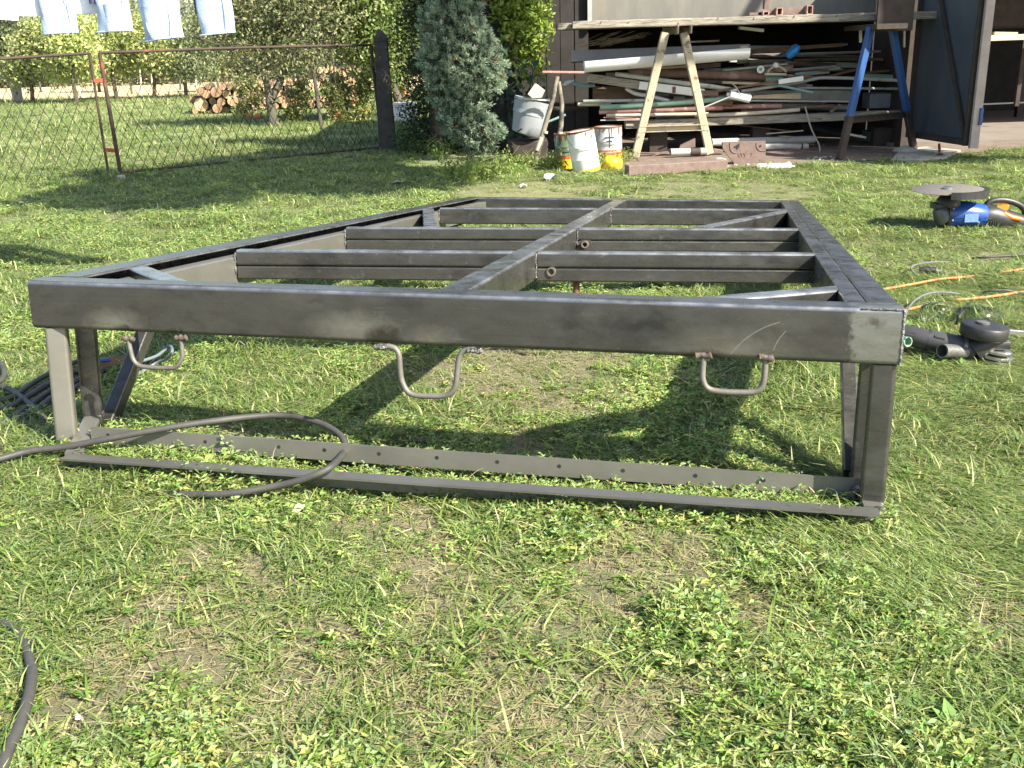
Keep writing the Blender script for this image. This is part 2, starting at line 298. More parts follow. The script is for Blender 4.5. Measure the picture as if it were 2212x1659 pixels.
# ------------------------------------------------------------------ lawn, soil, fields
BARE = [(gd(u, v), r) for u, v, r in ((1080, 1440, .22), (1230, 1480, .16), (960, 1500, .12), (420, 1330, .16), (540, 1400, .14), (330, 1300, .08), (1430, 1215, .11), (860, 1150, .11), (1300, 1290, .08), (620, 1500, .12), (2180, 1330, .08), (1130, 795, .32), (1560, 415, .5), (1130, 415, .45), (900, 1240, .10), (1160, 970, .1), (200, 1500, .1), (1650, 1330, .07))]
LFT = Vector((-1.42, 2.95))
def gh(x, y):
    if y > 18 or y < .3 or abs(x) > 12: return 0.0
    z = .014 * noise.noise(Vector((x * 1.7, y * 1.7, 0))) + .006 * noise.noise(Vector((x * 6, y * 6, 3)))
    z += .045 * math.exp(-((x - LFT.x) ** 2 + (y - LFT.y) ** 2) / .5)
    return z * min(1, (18 - y) / 3)
def spaced(a, b, near, far, lo, hi):
    out = []; x = a
    while x < b:
        out.append(x); d = 0 if lo <= x <= hi else min(abs(x - lo), abs(x - hi)); x += min(far, near + d * .12)
    return out + [b]
xs = spaced(-260, 260, .09, 12, -5.5, 5.5); ys = spaced(-60, 420, .09, 12, .6, 11)
def lawnmat():
    mt, t, b = newmat('lawn_ground'); N = t.nodes.new; L = t.links.new; tc = N('ShaderNodeTexCoord')
    def nz(s, lo, hi, det=8, st=(1, 1, 1)):
        mp = N('ShaderNodeMapping'); mp.inputs['Scale'].default_value = st; L(tc.outputs['Object'], mp.inputs[0])
        n = N('ShaderNodeTexNoise'); n.inputs['Scale'].default_value = s; n.inputs['Detail'].default_value = det; n.inputs['Roughness'].default_value = .7; L(mp.outputs[0], n.inputs['Vector']); r = N('ShaderNodeMapRange'); r.inputs[1].default_value = lo; r.inputs[2].default_value = hi; L(n.outputs['Fac'], r.inputs[0]); return r.outputs[0]
    def mix(a, c_, f):
        x = N('ShaderNodeMix'); x.data_type = 'RGBA'; L(f, x.inputs['Factor'])
        for k, q in (('A', a), ('B', c_)):
            if isinstance(q, tuple): x.inputs[k].default_value = (*q, 1)
            else: L(q, x.inputs[k])
        return x.outputs['Result']
    soil = mix((.10, .078, .055), (.22, .17, .125), nz(22, .35, .65)); soil = mix(soil, (.36, .31, .2), nz(60, .58, .66))
    grn = mix((.12, .16, .045), (.21, .25, .085), nz(5, .35, .65)); grn = mix(grn, (.29, .32, .12), nz(.9, .4, .7))
    sp = N('ShaderNodeSeparateXYZ'); L(tc.outputs['Object'], sp.inputs[0]); far = N('ShaderNodeMapRange'); far.inputs[1].default_value = 3; far.inputs[2].default_value = 15; far.inputs[3].default_value = .3; L(sp.outputs[1], far.inputs[0])
    c = mix(soil, grn, far.outputs[0]); L(c, b.inputs['Base Color']); b.inputs['Roughness'].default_value = .95
    bp = N('ShaderNodeBump'); bp.inputs['Strength'].default_value = 1; bp.inputs['Distance'].default_value = .02; L(nz(45, 0, 1), bp.inputs['Height']); L(bp.outputs[0], b.inputs['Normal'])
    return mt
mb = MB(); nx = len(xs)
mb.v = [Vector((x, y, gh(x, y))) for y in ys for x in xs]
mb.f = [(j * nx + i, j * nx + i + 1, (j + 1) * nx + i + 1, (j + 1) * nx + i) for j in range(len(ys) - 1) for i in range(nx - 1)]; mb.smooth = [True] * len(mb.f)
struct('lawn', mb, lawnmat())
fieldm = mk('dry_stubble', (.62, .47, .26), (.50, .38, .20), .8, .95, 0, .3, (1, 3, 1), c3=(.40, .36, .17), s3=.5, t3=.58)
mb = MB(); X0 = [-120 + 6 * i for i in range(41)]
fr = [Vector((x, 36.0 + 2.5 * noise.noise(Vector((x * .2, 0, 0))), .012)) for x in X0]; bk = [Vector((x, 78, .012)) for x in X0]
mb.add(fr + bk, [(i, i + 1, 42 + i, 41 + i) for i in range(40)]); struct('stubble_field', mb, fieldm)

# leaf-mesh helper -------------------------------------------------
def leafmesh(name, P, D, S, W, COL, mat, jitter=.0, tri=False):
    """P centres, D directions (unit), S half-lengths, W half-widths, COL rgb per leaf; diamonds or triangles"""
    n = len(P); r = rng.normal(size=(n, 3)); sd_ = np.cross(D, r); sd_ /= np.linalg.norm(sd_, axis=1)[:, None] + 1e-9
    a = P - D * S[:, None]; b = P + sd_ * W[:, None]; c = P + D * S[:, None]; d = P - sd_ * W[:, None]
    k = 3 if tri else 4
    vv = np.stack([a + sd_ * W[:, None], c, a - sd_ * W[:, None]], 1) if tri else np.stack([a, b, c, d], 1)
    me = bpy.data.meshes.new(name); me.vertices.add(n * k); me.vertices.foreach_set('co', vv.reshape(-1).astype(np.float32))
    me.loops.add(n * k); me.loops.foreach_set('vertex_index', np.arange(n * k, dtype=np.int32)); me.polygons.add(n)
    me.polygons.foreach_set('loop_start', np.arange(0, n * k, k, dtype=np.int32)); me.polygons.foreach_set('loop_total', np.full(n, k, dtype=np.int32))
    at_ = me.color_attributes.new('col', 'FLOAT_COLOR', 'POINT'); cc = np.ones((n * k, 4), np.float32); cc[:, :3] = np.repeat(COL, k, 0); at_.data.foreach_set('color', cc.reshape(-1))
    me.materials.append(mat); me.update(); me.validate(); return me
def blobpoints(blobs, n, clump=25, cr=.12, shell=.55):
    """points in clumps spread through ellipsoids, more towards their outside"""
    vol = np.array([b[1][0] * b[1][1] * b[1][2] for b in blobs]) ** (2 / 3); vol /= vol.sum(); nc = max(8, n // clump)
    bi = rng.choice(len(blobs), nc, p=vol); u = rng.normal(size=(nc, 3)); u /= np.linalg.norm(u, axis=1)[:, None]
    rad = shell + (1 - shell) * rng.random(nc) ** .7; rad *= 1 + .12 * rng.normal(size=nc)
    cen = np.array([blobs[i][0] for i in bi]); rr = np.array([blobs[i][1] for i in bi]); cp = cen + u * rr * rad[:, None]
    ci = rng.integers(0, nc, n); off = rng.normal(size=(n, 3)) * cr
    return cp[ci] + off, u[ci], ci, nc
def palette(cols, ci, nc, n, jit=.18):
    cols = np.array(cols); base = cols[rng.integers(0, len(cols), nc)][ci]; return np.clip(base * (1 + jit * rng.normal(size=(n, 1))), .004, 1)
def crown(name, parent, blobs, n, size, cols, mat=LEAF, clump=25, cr=.12, shell=.5, aspect=.5, up=.3, out=.5, tri=False, kind=None):
    P, U, ci, nc = blobpoints(blobs, n, clump, cr, shell); D = rng.normal(size=(n, 3)) + U * out * 2 + np.array([0, 0, up * 2]); D /= np.linalg.norm(D, axis=1)[:, None]
    S = size * (.6 + .8 * rng.random(n)); me = leafmesh(name, P, D, S, S * aspect, palette(cols, ci, nc, n), mat, tri=tri)
    inv = ROOT[parent.name]; me.transform(inv); o = bpy.data.objects.new(name, me); C.objects.link(o); o.parent = parent; ROOT[o.name] = inv
    if kind: o['kind'] = kind
    return o

# grass prototypes -------------------------------------------------
def proto(name, fn):
    vs_, fs, cols = [], [], []
    fn(vs_, fs, cols); me = bpy.data.meshes.new(name); me.from_pydata(vs_, [], fs)
    a = me.color_attributes.new('col', 'FLOAT_COLOR', 'POINT'); a.data.foreach_set('color', np.array([(*c, 1) for c in cols], np.float32).reshape(-1)); me.materials.append(GRASSM)
    return bpy.data.objects.new(name, me)
GC = [(.135, .21, .04), (.21, .285, .065), (.31, .37, .11), (.085, .155, .035), (.17, .25, .09), (.44, .46, .19), (.25, .32, .14)]
STRAW = [(.44, .38, .21), (.34, .31, .16), (.36, .38, .17), (.55, .50, .32)]
def blade(vs_, fs, cols, x, y, L_, az, lean, w_, col, droop=1.0, z0=0.0):
    """a bent strip of three quads ending in a point"""
    d = Vector((math.cos(az), math.sin(az), 0)); sx = Vector((-d.y, d.x, 0)) * w_; p = Vector((x, y, z0)); o = len(vs_); ang = PI / 2 - lean; K = 3
    for k in range(K):
        ww = sx * (1 - .25 * k); vs_.append(p - ww); vs_.append(p + ww); cols += [col, col]
        p = p + (d * math.cos(ang) + Vector((0, 0, 1)) * math.sin(ang)) * (L_ / K); ang -= droop * random.uniform(.2, .6)
        p.z = max(p.z, .003)
    vs_.append(p); cols.append(tuple(min(1, c * 1.15) for c in col))
    for k in range(K - 1): fs.append((o + 2 * k, o + 2 * k + 1, o + 2 * k + 3, o + 2 * k + 2))
    fs.append((o + 2 * K - 2, o + 2 * K - 1, o + 2 * K))
def lf(vs_, fs, cols, p, d, n_, L_, w_, col):
    d = d.normalized(); s_ = d.cross(n_).normalized() * w_; o = len(vs_); q = p + d * L_ * .5 + n_ * .1 * L_
    vs_ += [p, q + s_, p + d * L_, q - s_]; cols += [col] * 4; fs.append((o, o + 1, o + 2, o + 3))
def turf(n, L0, L1, lean, straw, R_=.06, w_=.0016):
    def f(v_, f_, c_):
        for i in range(n):
            r = R_ * math.sqrt(random.random()); a = random.uniform(0, 2 * PI); st = random.random() < straw
            blade(v_, f_, c_, r * math.cos(a), r * math.sin(a), random.uniform(L0, L1), random.uniform(0, 2 * PI), random.uniform(*lean), w_ * random.uniform(.7, 1.4), random.choice(STRAW if st else GC), 1.0)
    return f
def combed(n, L0, L1, straw):
    def f(v_, f_, c_):
        a0 = 0
        for i in range(n):
            st = random.random() < straw; blade(v_, f_, c_, random.uniform(-.06, .06), random.uniform(-.06, .06), random.uniform(L0, L1), a0 + random.gauss(0, .45), random.uniform(.9, 1.5), random.uniform(.0008, .0016), random.choice(STRAW if st else GC), .5, random.uniform(0, .015))
    return f
def knot(ns, h_, wide=1.0):
    """knotgrass: little branching stems set with small oval leaves"""
    def f(v_, f_, c_):
        for i in range(ns):
            a = random.uniform(0, 2 * PI); r = .055 * math.sqrt(random.random()); p = Vector((r * math.cos(a), r * math.sin(a), 0)); dr = Vector((random.gauss(0, .6), random.gauss(0, .6), random.uniform(.3, 1.1))).normalized(); hh = h_ * random.uniform(.5, 1.2); col = random.choice([(.21, .30, .075), (.32, .41, .12), (.14, .205, .05), (.42, .48, .18), (.25, .34, .12)]); K = random.randint(5, 8)
            for k in range(K):
                q = p + dr * hh * (k + .5) / K; q.z = max(.004, q.z)
                for s_ in (0, 1):
                    az = random.uniform(0, 2 * PI); dd = Vector((math.cos(az), math.sin(az), random.uniform(-.2, .8))); lf(v_, f_, c_, q, dd, Vector((random.gauss(0, .8), random.gauss(0, .8), 1)).normalized(), random.uniform(.009, .018) * wide, random.uniform(.0019, .0034) * wide, tuple(x * random.uniform(.8, 1.25) for x in col))
    return f
def broad(v_, f_, c_):
    for i in range(7):
        az = i * .9 + random.uniform(-.3, .3); dd = Vector((math.cos(az), math.sin(az), random.uniform(.15, .9))); lf(v_, f_, c_, Vector((0, 0, .005)), dd, Vector((0, 0, 1)), random.uniform(.035, .06), random.uniform(.006, .011), random.choice([(.12, .23, .045), (.18, .30, .08)]))
def litter(v_, f_, c_):
    for i in range(26): blade(v_, f_, c_, random.uniform(-.07, .07), random.uniform(-.07, .07), random.uniform(.015, .06), random.uniform(0, 2 * PI), 1.55, random.uniform(.0008, .0018), random.choice(STRAW + [(.25, .19, .12)]), .05, random.uniform(.002, .012))
pcol = bpy.data.collections.new('grass_tufts')
PR = [('a_turf', turf(36, .035, .085, (.2, 1.35), .10, .065, .0022)), ('b_turf', turf(32, .045, .105, (.7, 1.5), .12, .065, .0021)), ('c_knot', knot(11, .045)), ('d_knot', knot(9, .06, 1.15)), ('e_combed', combed(46, .035, .085, .14)), ('f_combed', combed(40, .025, .06, .28)), ('g_litter', litter), ('h_broad', broad), ('i_long', turf(3, .07, .12, (.2, 1.0), .15, .05, .0016)), ('j_turf', turf(40, .015, .035, (.1, 1.3), .06, .06, .0022))]
for n_, f_ in PR: pcol.objects.link(proto(n_, f_))
def scatter_object(name, P, idx, rot, scl, coll, label, cat=None):
    me = bpy.data.meshes.new(name); me.vertices.add(len(P)); me.vertices.foreach_set('co', np.array(P, np.float32).reshape(-1))
    a = me.attributes.new('idx', 'INT', 'POINT'); a.data.foreach_set('value', np.array(idx, np.int32)); a = me.attributes.new('rotv', 'FLOAT_VECTOR', 'POINT'); a.data.foreach_set('vector', np.array(rot, np.float32).reshape(-1))
    a = me.attributes.new('sclv', 'FLOAT_VECTOR', 'POINT'); a.data.foreach_set('vector', np.array(scl, np.float32).reshape(-1))
    o = bpy.data.objects.new(name, me); C.objects.link(o); g = bpy.data.node_groups.new(name, 'GeometryNodeTree')
    g.interface.new_socket('Geometry', in_out='INPUT', socket_type='NodeSocketGeometry'); g.interface.new_socket('Geometry', in_out='OUTPUT', socket_type='NodeSocketGeometry')
    N = g.nodes.new; L = g.links.new; i_ = N('NodeGroupInput'); o_ = N('NodeGroupOutput'); ip = N('GeometryNodeInstanceOnPoints'); ci = N('GeometryNodeCollectionInfo')
    ci.inputs['Collection'].default_value = coll; ci.inputs['Separate Children'].default_value = True; ci.inputs['Reset Children'].default_value = True
    def na(nm, ty): x = N('GeometryNodeInputNamedAttribute'); x.data_type = ty; x.inputs['Name'].default_value = nm; return x.outputs['Attribute']
    e2 = N('FunctionNodeEulerToRotation'); L(na('rotv', 'FLOAT_VECTOR'), e2.inputs[0]); L(e2.outputs[0], ip.inputs['Rotation']); L(na('sclv', 'FLOAT_VECTOR'), ip.inputs['Scale'])
    L(na('idx', 'INT'), ip.inputs['Instance Index']); ip.inputs['Pick Instance'].default_value = True; L(ci.outputs[0], ip.inputs['Instance']); L(i_.outputs[0], ip.inputs['Points']); L(ip.outputs[0], o_.inputs[0])
    md = o.modifiers.new('scatter', 'NODES'); md.node_group = g; o['kind'] = 'stuff'; tag(o, label, cat); return o
SLAB = [(-1, 10.8), (gd(1330, 372).x, gd(1330, 372).y), (gd(1560, 366).x, gd(1560, 366).y), (gd(1950, 345).x, gd(1950, 345).y), (gd(2215, 322).x, gd(2215, 322).y), (12, gd(2215, 322).y + 1)]
def slab_y(x):
    for (a, b), (c, d) in zip(SLAB, SLAB[1:]):
        if a <= x <= c: return b + (d - b) * (x - a) / (c - a)
    return 99
P, I, Rr, Sc = [], [], [], []
def nv(x, y, s, k): return noise.noise(Vector((x * s, y * s, k)))
bands = [(1.15, 2.2, 1650), (2.2, 3.4, 1150), (3.4, 5, 700), (5, 7.5, 380), (7.5, 11, 220), (11, 15, 110), (15, 22, 34), (22, 37, 9)]
for y0, y1, dens in bands:
    hw = .56 * y1 + .35; n = int(dens * (y1 - y0) * 2 * hw)
    for _ in range(n):
        y = random.uniform(y0, y1); x = random.uniform(-hw, hw)
        if abs(x) > .54 * y + .3: continue
        if x > SLAB[0][0] and y > slab_y(x) + .03 * nv(x, 0, 9, 1): continue
        d = min(((x - b.x) ** 2 + ((y - b.y) * .8) ** 2) ** .5 / (r * 1.45) for b, r in BARE) + .55 * nv(x, y, 9, 2)
        bare = d < 1.0 or nv(x, y, 2.6, 7) + .6 * nv(x, y, 9, 8) > .56 + (0.2 if y > 4 else 0)
        sc = 1 + max(0, y - 3) * .07; k = random.random(); kn = nv(x, y, 1.3, 5) + .4 * nv(x, y, 5, 6); com = nv(x, y, 1.1, 11) + .55 * (x - .4 * y * .4) / 1.0
        if bare:
            if k < .26: i = 6
            elif k < .33: i = 1
            elif k < .38: i = 2
            else: continue
        elif y < 5:
            if com > .25 and k < .8: i = 4 if k < .42 else (5 if k < .64 else 0)
            elif kn > .0 and k < .42: i = 2 if k < .2 else 3
            elif k < .85: i = random.choice((0, 1, 1, 9))
            elif k < .93: i = 6
            elif k < .965: i = 8
            elif k < .975: i = 7
            else: i = random.choice((0, 1, 9))
        elif y < 12:
            i = random.choice((0, 1, 5, 4, 6, 9)) if x > -.3 + .1 * (y - 5) and k < .75 else random.choice((0, 9, 0, 0, 9, 3))
        else: i = random.choice((0, 9, 1, 8, 9)); 
        if y > 14: sc *= 1.25
        P.append((x, y, gh(x, y) - .002)); I.append(i); an = random.uniform(0, 2 * PI) if i not in (4, 5) else 3.0 + 1.2 * nv(x, y, 1.6, 21) + random.gauss(0, .35)
        Rr.append((random.gauss(0, .07), random.gauss(0, .07), an)); s_ = sc * random.uniform(.7, 1.2); hm = max(.45, .95 + .9 * nv(x, y, 3.2, 31) + .5 * nv(x, y, 10, 33)); zz = s_ * (.75 if i != 8 else .8) * (1 if y < 5 else .8) * hm; s_ *= .85 + .2 * hm; Sc.append((s_, s_, zz))
for k in range(520):
    a_ = gd(125, 1000); b_ = gd(1900, 1128); t = random.random(); q = a_.lerp(b_, t) + V(random.gauss(0, .02), -abs(random.gauss(0, .035)) + .012, 0)
    if random.random() < .25: q.y += random.uniform(.05, .12)
    if noise.noise(V(t * 16, 0, 4)) < -.22: continue
    P.append((q.x, q.y, gh(q.x, q.y))); I.append(random.choice((2, 3, 2, 0, 7 if random.random() < .2 else 3, 8 if random.random() < .3 else 2))); Rr.append((0, 0, random.uniform(0, 6.3))); s_ = random.uniform(.7, 1.05); Sc.append((s_, s_, s_ * .9))
print('grass instances', len(P))
scatter_object('grass', P, I, Rr, Sc, pcol, 'short mown grass and knotgrass covering the yard')

# ------------------------------------------------------------------ the welded steel frame
FA = Vector((-1.3954, 2.8563, .5495)); FX = Vector((.973536, -.228432, -.006785)).normalized(); FY = Vector((.227525, .969669, -.089295)); FY = (FY - FX * FY.dot(FX)).normalized(); FZ = FX.cross(FY)
FM = Matrix(((FX.x, FY.x, FZ.x, FA.x), (FX.y, FY.y, FZ.y, FA.y), (FX.z, FY.z, FZ.z, FA.z), (0, 0, 0, 1))); FI = FM.inverted()
W_, L_ = 2.402, 4.90
fr_ = thing('metal_platform', 'large welded steel platform frame of dark bare metal standing on legs in the grass', 'metal frame', M=FM)
def fp(name, mb, mat=STEEL, label=None, parent=None): return part(name, mb, mat, parent or fr_, label, local=True)
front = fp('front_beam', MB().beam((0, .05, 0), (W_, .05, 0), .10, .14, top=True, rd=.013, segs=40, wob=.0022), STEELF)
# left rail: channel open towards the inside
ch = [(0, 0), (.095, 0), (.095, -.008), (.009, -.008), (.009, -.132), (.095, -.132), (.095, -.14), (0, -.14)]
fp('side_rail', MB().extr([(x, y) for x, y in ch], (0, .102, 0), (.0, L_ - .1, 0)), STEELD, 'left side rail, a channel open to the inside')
fp('inner_rail', MB().beam((.127, .102, -.030), (.127, L_ - .1, -.030), .060, .110, top=True, ch=.004), STEELL, 'pale inner face of the left side rail')  # sunlit look of this face is put into its lighter steel
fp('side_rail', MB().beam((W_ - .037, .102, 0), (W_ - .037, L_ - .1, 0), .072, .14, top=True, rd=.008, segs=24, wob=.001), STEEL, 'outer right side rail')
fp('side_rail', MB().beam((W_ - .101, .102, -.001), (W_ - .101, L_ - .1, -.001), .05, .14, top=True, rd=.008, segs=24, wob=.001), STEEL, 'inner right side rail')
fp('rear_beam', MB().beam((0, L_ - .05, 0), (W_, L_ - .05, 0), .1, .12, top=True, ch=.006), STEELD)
CBA, CBB = Vector((1.255, .101, -.002)), Vector((1.155, L_ - .101, -.002)); cdir = (CBB - CBA).normalized()
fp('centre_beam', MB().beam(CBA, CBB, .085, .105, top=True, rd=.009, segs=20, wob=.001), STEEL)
def cx_at(b): t = (b - CBA.y) / (CBB.y - CBA.y); return CBA.x + (CBB.x - CBA.x) * t
crosses = [((.16, .97), (2.275, 1.30), 1), ((.16, 2.06), (2.275, 2.43), 1), ((.16, 3.62), (2.275, 3.92), 0)]
for (a0, b0), (a1, b1), sp_ in crosses:
    for s_ in (0, 1):
        bm_ = b0 + (b1 - b0) * (cx_at(b0) - a0) / (a1 - a0); xm = cx_at(bm_)
        p0 = Vector((a0, b0, -.003)) if s_ == 0 else Vector((xm + .046, bm_ + .006, -.003)); p1 = Vector((xm - .046, bm_ - .006, -.003)) if s_ == 0 else Vector((a1, b1, -.003))
        mb = MB()
        if sp_: mb.beam(p0, p1, .06, .058, top=True, rd=.009, segs=10, wob=.001); mb.beam(p0 + V(0, .001, -.060), p1 + V(0, .001, -.060), .058, .05, top=True, rd=.007)
        else: mb.beam(p0, p1, .06, .10, top=True, rd=.009)
        fp('cross_beam', mb, STEEL)
    # bright weld beads where the cross beam meets the centre beam and rail
    for q, zz in ((Vector((xm + .047, bm_ - .026, -.008)), .09), (Vector((a0 + .0, b0 - .032, -.012)), .08)):
        fp('weld_bead', MB().tube([q + V(random.uniform(-.002, .002), random.uniform(-.002, .002), -zz * k / 9) for k in range(10)], [.0034 + .001 * math.sin(k * 2) for k in range(10)], 7), WELD)
# corner gussets
for p0, p1 in (((.10, .40, -.004), (.42, .10, -.004)), ((2.30, .40, -.004), (1.93, .10, -.004)), ((.10, 3.55, -.004), (.55, 2.16, -.004)), ((2.29, 3.86, -.004), (1.82, 2.42, -.004))):
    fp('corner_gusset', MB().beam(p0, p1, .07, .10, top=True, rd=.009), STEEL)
# pipe bushes and the bolt below
for (a, b) in ((1.335, 1.15), (1.30, 2.20)):
    o = fp('pipe_bush', MB().tube([(a, b - .035, -.075), (a, b + .02, -.075)], .017, 16, hollow=.35), RUSTBAR)
    fp('bush_plate', MB().prism([(a - .04, b - .012, -.10), (a + .04, b - .012, -.10), (a + .02, b - .012, -.055), (a - .02, b - .012, -.055)], (0, .01, 0)), DARKST)
fp('drop_bolt', MB().tube([(1.42, 1.18, -.105), (1.42, 1.18, -.24)], .012, 12).tube([(1.42, 1.18, -.105), (1.42, 1.18, -.12)], .024, 6), RUSTBR)
# legs: two on each side, a diagonal brace behind, all resting on the ground
LL = []
def inlocal(p): return FI @ Vector(p)
def leg(a, b, zfoot, name='leg', w1=.055, w2=.03, mat=STEEL, ch_=True):
    top = Vector((a, b, -.141)); wtop = FM @ top; foot = Vector((wtop.x - FZ.x * .4, wtop.y - FZ.y * .4, zfoot)); foot = FI @ foot
    return fp(name, MB().beam(top, foot, w1, w2 * 2, up=(.55, -1, 0) if a < 1 else (-.12, -1, 0), rd=.010, segs=8, wob=.001), mat), foot
FEET = {}
for key, (a, b, zf) in dict(lf=(.052, .036, .06), lb=(.045, .18, .06), rf=(2.368, .036, -.01), rb=(2.36, .19, .0)).items():
    o, ft = leg(a, b, zf, mat=STEELL if key == 'lf' else STEEL, w1=.06, w2=.028); FEET[key] = FM @ ft  # front left leg takes the sun-lightened steel
fp('leg_brace', MB().beam(inlocal(FEET['lb'] + V(.035, .025, -.01)), (.06, .56, -.142), .045, .045, up=(1, 0, 0), rd=.007), STEEL)
fp('leg_brace', MB().beam(inlocal(FEET['rb'] + V(-.02, .03, .03)), (2.33, .55, -.142), .045, .04, up=(1, 0, 0)), STEEL)
# lower rails on the ground between the legs
def wl(p): return FI @ Vector(p)
ang = [(0, 0), (.05, 0), (.05, -.006), (.006, -.006), (.006, -.045), (0, -.045)]
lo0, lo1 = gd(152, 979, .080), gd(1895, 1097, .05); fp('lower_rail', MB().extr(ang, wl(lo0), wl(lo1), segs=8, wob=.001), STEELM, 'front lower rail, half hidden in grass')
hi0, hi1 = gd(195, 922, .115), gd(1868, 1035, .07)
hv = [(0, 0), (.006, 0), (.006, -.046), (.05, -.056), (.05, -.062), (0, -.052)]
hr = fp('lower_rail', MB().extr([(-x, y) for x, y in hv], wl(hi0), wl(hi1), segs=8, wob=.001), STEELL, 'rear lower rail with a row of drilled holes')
hdir = (hi1 - hi0).normalized(); hn = Vector((hdir.y, -hdir.x, 0)).normalized()
for u in (232, 442, 601, 700, 818, 943, 1074, 1208, 1346, 1503, 1650):
    t = (u - 195) / (1868 - 195); t = t * .72 / (1 - .28 * t) if False else t * 3.17 / (3.17 + (2.55 - 3.17) * t) * 1.0
    t = 0; lo_, h_ = 0.0, 1.0
    for _ in range(24):
        t = (lo_ + h_) / 2; p = hi0.lerp(hi1, t); d = np.array(p) - CC; uu = CX + FPX * (d @ CR) / (d @ CF)
        if uu < u: lo_ = t
        else: h_ = t
    p = hi0.lerp(hi1, t) + V(0, 0, -.022); o = part('bolt_hole', MB().lathe([(.0058, 0), (.0058, .0015)], p + hn * .0, hn, 10), BLACKP, fr_)
    o.location += FM.to_3x3().inverted() @ (hn * .0012)
for a_, b_ in ((lo0, FEET['lb']), (lo1, FEET['rb'])):
    fp('foot_plate', MB().beam(wl(a_ + V(0, .02, -.012)), wl(b_ + V(0, .03, .03)), .05, .014), STEELL)
for q, n_ in ((FEET['lb'] + V(.02, .0, .05), 12), (FEET['rf'] + V(-.03, .05, .035), 10)):
    fp('weld_bead', MB().tube([wl(q + V(.006 * math.sin(k), .004 * math.cos(k * 2), .006 * k - .03)) for k in range(n_)], [.008 + .006 * random.random() for _ in range(n_)], 7), WELD)
# right-hand corner weld down the edge of the beam
fp('corner_weld', MB().tube([(W_ - .0015 + random.uniform(-.0005, .0005), .0005, -.003 - .136 * k / 22) for k in range(23)], [.0038 + .0008 * math.sin(k * 1.7) for k in range(23)], 8), WELD)
fp('corner_weld', MB().tube([(W_ - .10 + .1 * k / 12, .002 + random.uniform(-.0004, .0004), -.0035) for k in range(13)], [.0026 + .0006 * math.sin(k * 2.1) for k in range(13)], 6), WELD)
# tie-down hooks of bent bar under the front beam
def locf(u, v, off=0):
    d = CF + (u - CX) / FPX * CR - (v - CY) / FPX * CU; pt = FM @ Vector((0, off, 0)); t = (np.array(pt) - CC) @ np.array(FY) / (d @ np.array(FY)); return FI @ Vector(CC + d * t)
hooks = [([(277, 730), (281, 752), (288, 777), (300, 789), (318, 793), (360, 795), (380, 792), (391, 778), (394, 765), (390, 728)], .0066), ([(822, 748), (848, 750), (861, 764), (864, 795), (868, 822), (880, 845), (900, 854), (950, 856), (972, 850), (984, 832), (988, 800), (992, 772), (1003, 758), (1026, 755)], .0078), ([(1521, 766), (1518, 800), (1519, 822), (1528, 838), (1550, 845), (1600, 848), (1630, 846), (1645, 836), (1651, 815), (1654, 772)], .0078)]
for i, (pts, r) in enumerate(hooks):
    hk = fp('tie_down_hook', MB().tube(smoothpath([locf(u, v, .004) for u, v in pts], 5), r, 12), RUSTBAR)
    for (u, v) in (pts[0], pts[-1]):
        q = locf(u, v + 2, .0); part('weld_bead', MB().tube([q + V((k - 3) * .006, random.uniform(-.002, .002), random.uniform(-.002, .003)) for k in range(7)], [.006 + .004 * random.random() for _ in range(7)], 7), WELDR if i != 1 else WELD, hk, local=True)

for ch_ in fr_.children_recursive:
    if ch_.type == 'MESH' and any(q in ch_.name for q in ('beam', 'rail', 'gusset', 'leg')): md_ = ch_.modifiers.new('even_normals', 'WEIGHTED_NORMAL'); md_.weight = 100; md_.keep_sharp = True
# ------------------------------------------------------------------ cables lying round the frame
def cable(name, pts, r, mat, label, cat, k=7):
    pp = [gd(u, v, z) if not isinstance(u, Vector) else u for u, v, z in pts]; mb = MB().tube(smoothpath(pp, k), r, 9); return single(name, mb, mat, label, cat)
cable('welding_cable', [(-40, 1003, .07), (60, 975, .075), (149, 964, .085), (312, 933, .12), (444, 912, .13), (590, 897, .12), (677, 909, .11), (733, 938, .09), (745, 971, .07), (722, 1002, .10), (694, 1020, .095), (640, 1040, .07), (590, 1051, .055), (520, 1063, .045), (469, 1068, .038), (400, 1068, .03), (365, 1065, .02), (330, 1062, -.02)], .0098, RUBBER, 'black rubber welding cable looped over the lower rails of the frame', 'cable')
cable('power_cable', [(-30, 1010, .05), (10, 950, .05), (30, 915, .05), (87, 880, .05), (125, 850, .05), (180, 815, .05), (260, 790, .05), (340, 775, .055)], .0115, RUBBER, 'thick grey cable curving down to the left edge beside the front left leg', 'cable')
cable('power_cable', [(-30, 893, .055), (20, 880, .055), (83, 842, .055), (146, 808, .055), (230, 790, .055)], .0105, RUBBER, 'grey cable running behind the left legs, the upper of two', 'cable')
cable('power_cable', [(-20, 835, .055), (15, 838, .055), (50, 862, .055), (95, 905, .055), (80, 940, .015), (60, 980, .012), (100, 1008, .012), (139, 1022, .01), (185, 1048, -.02)], .0100, RUBBER, 'dark cable coming out of the grass just left of the loop', 'cable')
cable('power_cable', [(-25, 760, .055), (5, 790, .055), (8, 815, .055), (-10, 830, .055)], .010, RUBBER, 'short bend of grey cable at the left edge above the others', 'cable')
cable('power_cable', [(-30, 925, .05), (20, 905, .05), (60, 880, .05), (110, 845, .05), (160, 838, .05), (225, 800, .04)], .010, RUBBER, 'lowest of the parallel black cables crossing behind the front left leg', 'cable')
cable('power_cable', [(-30, 868, .05), (25, 858, .055), (70, 828, .05), (120, 800, .05), (190, 770, .04)], .0095, RUBBER, 'topmost of the black cables fanning out behind the front left leg', 'cable')
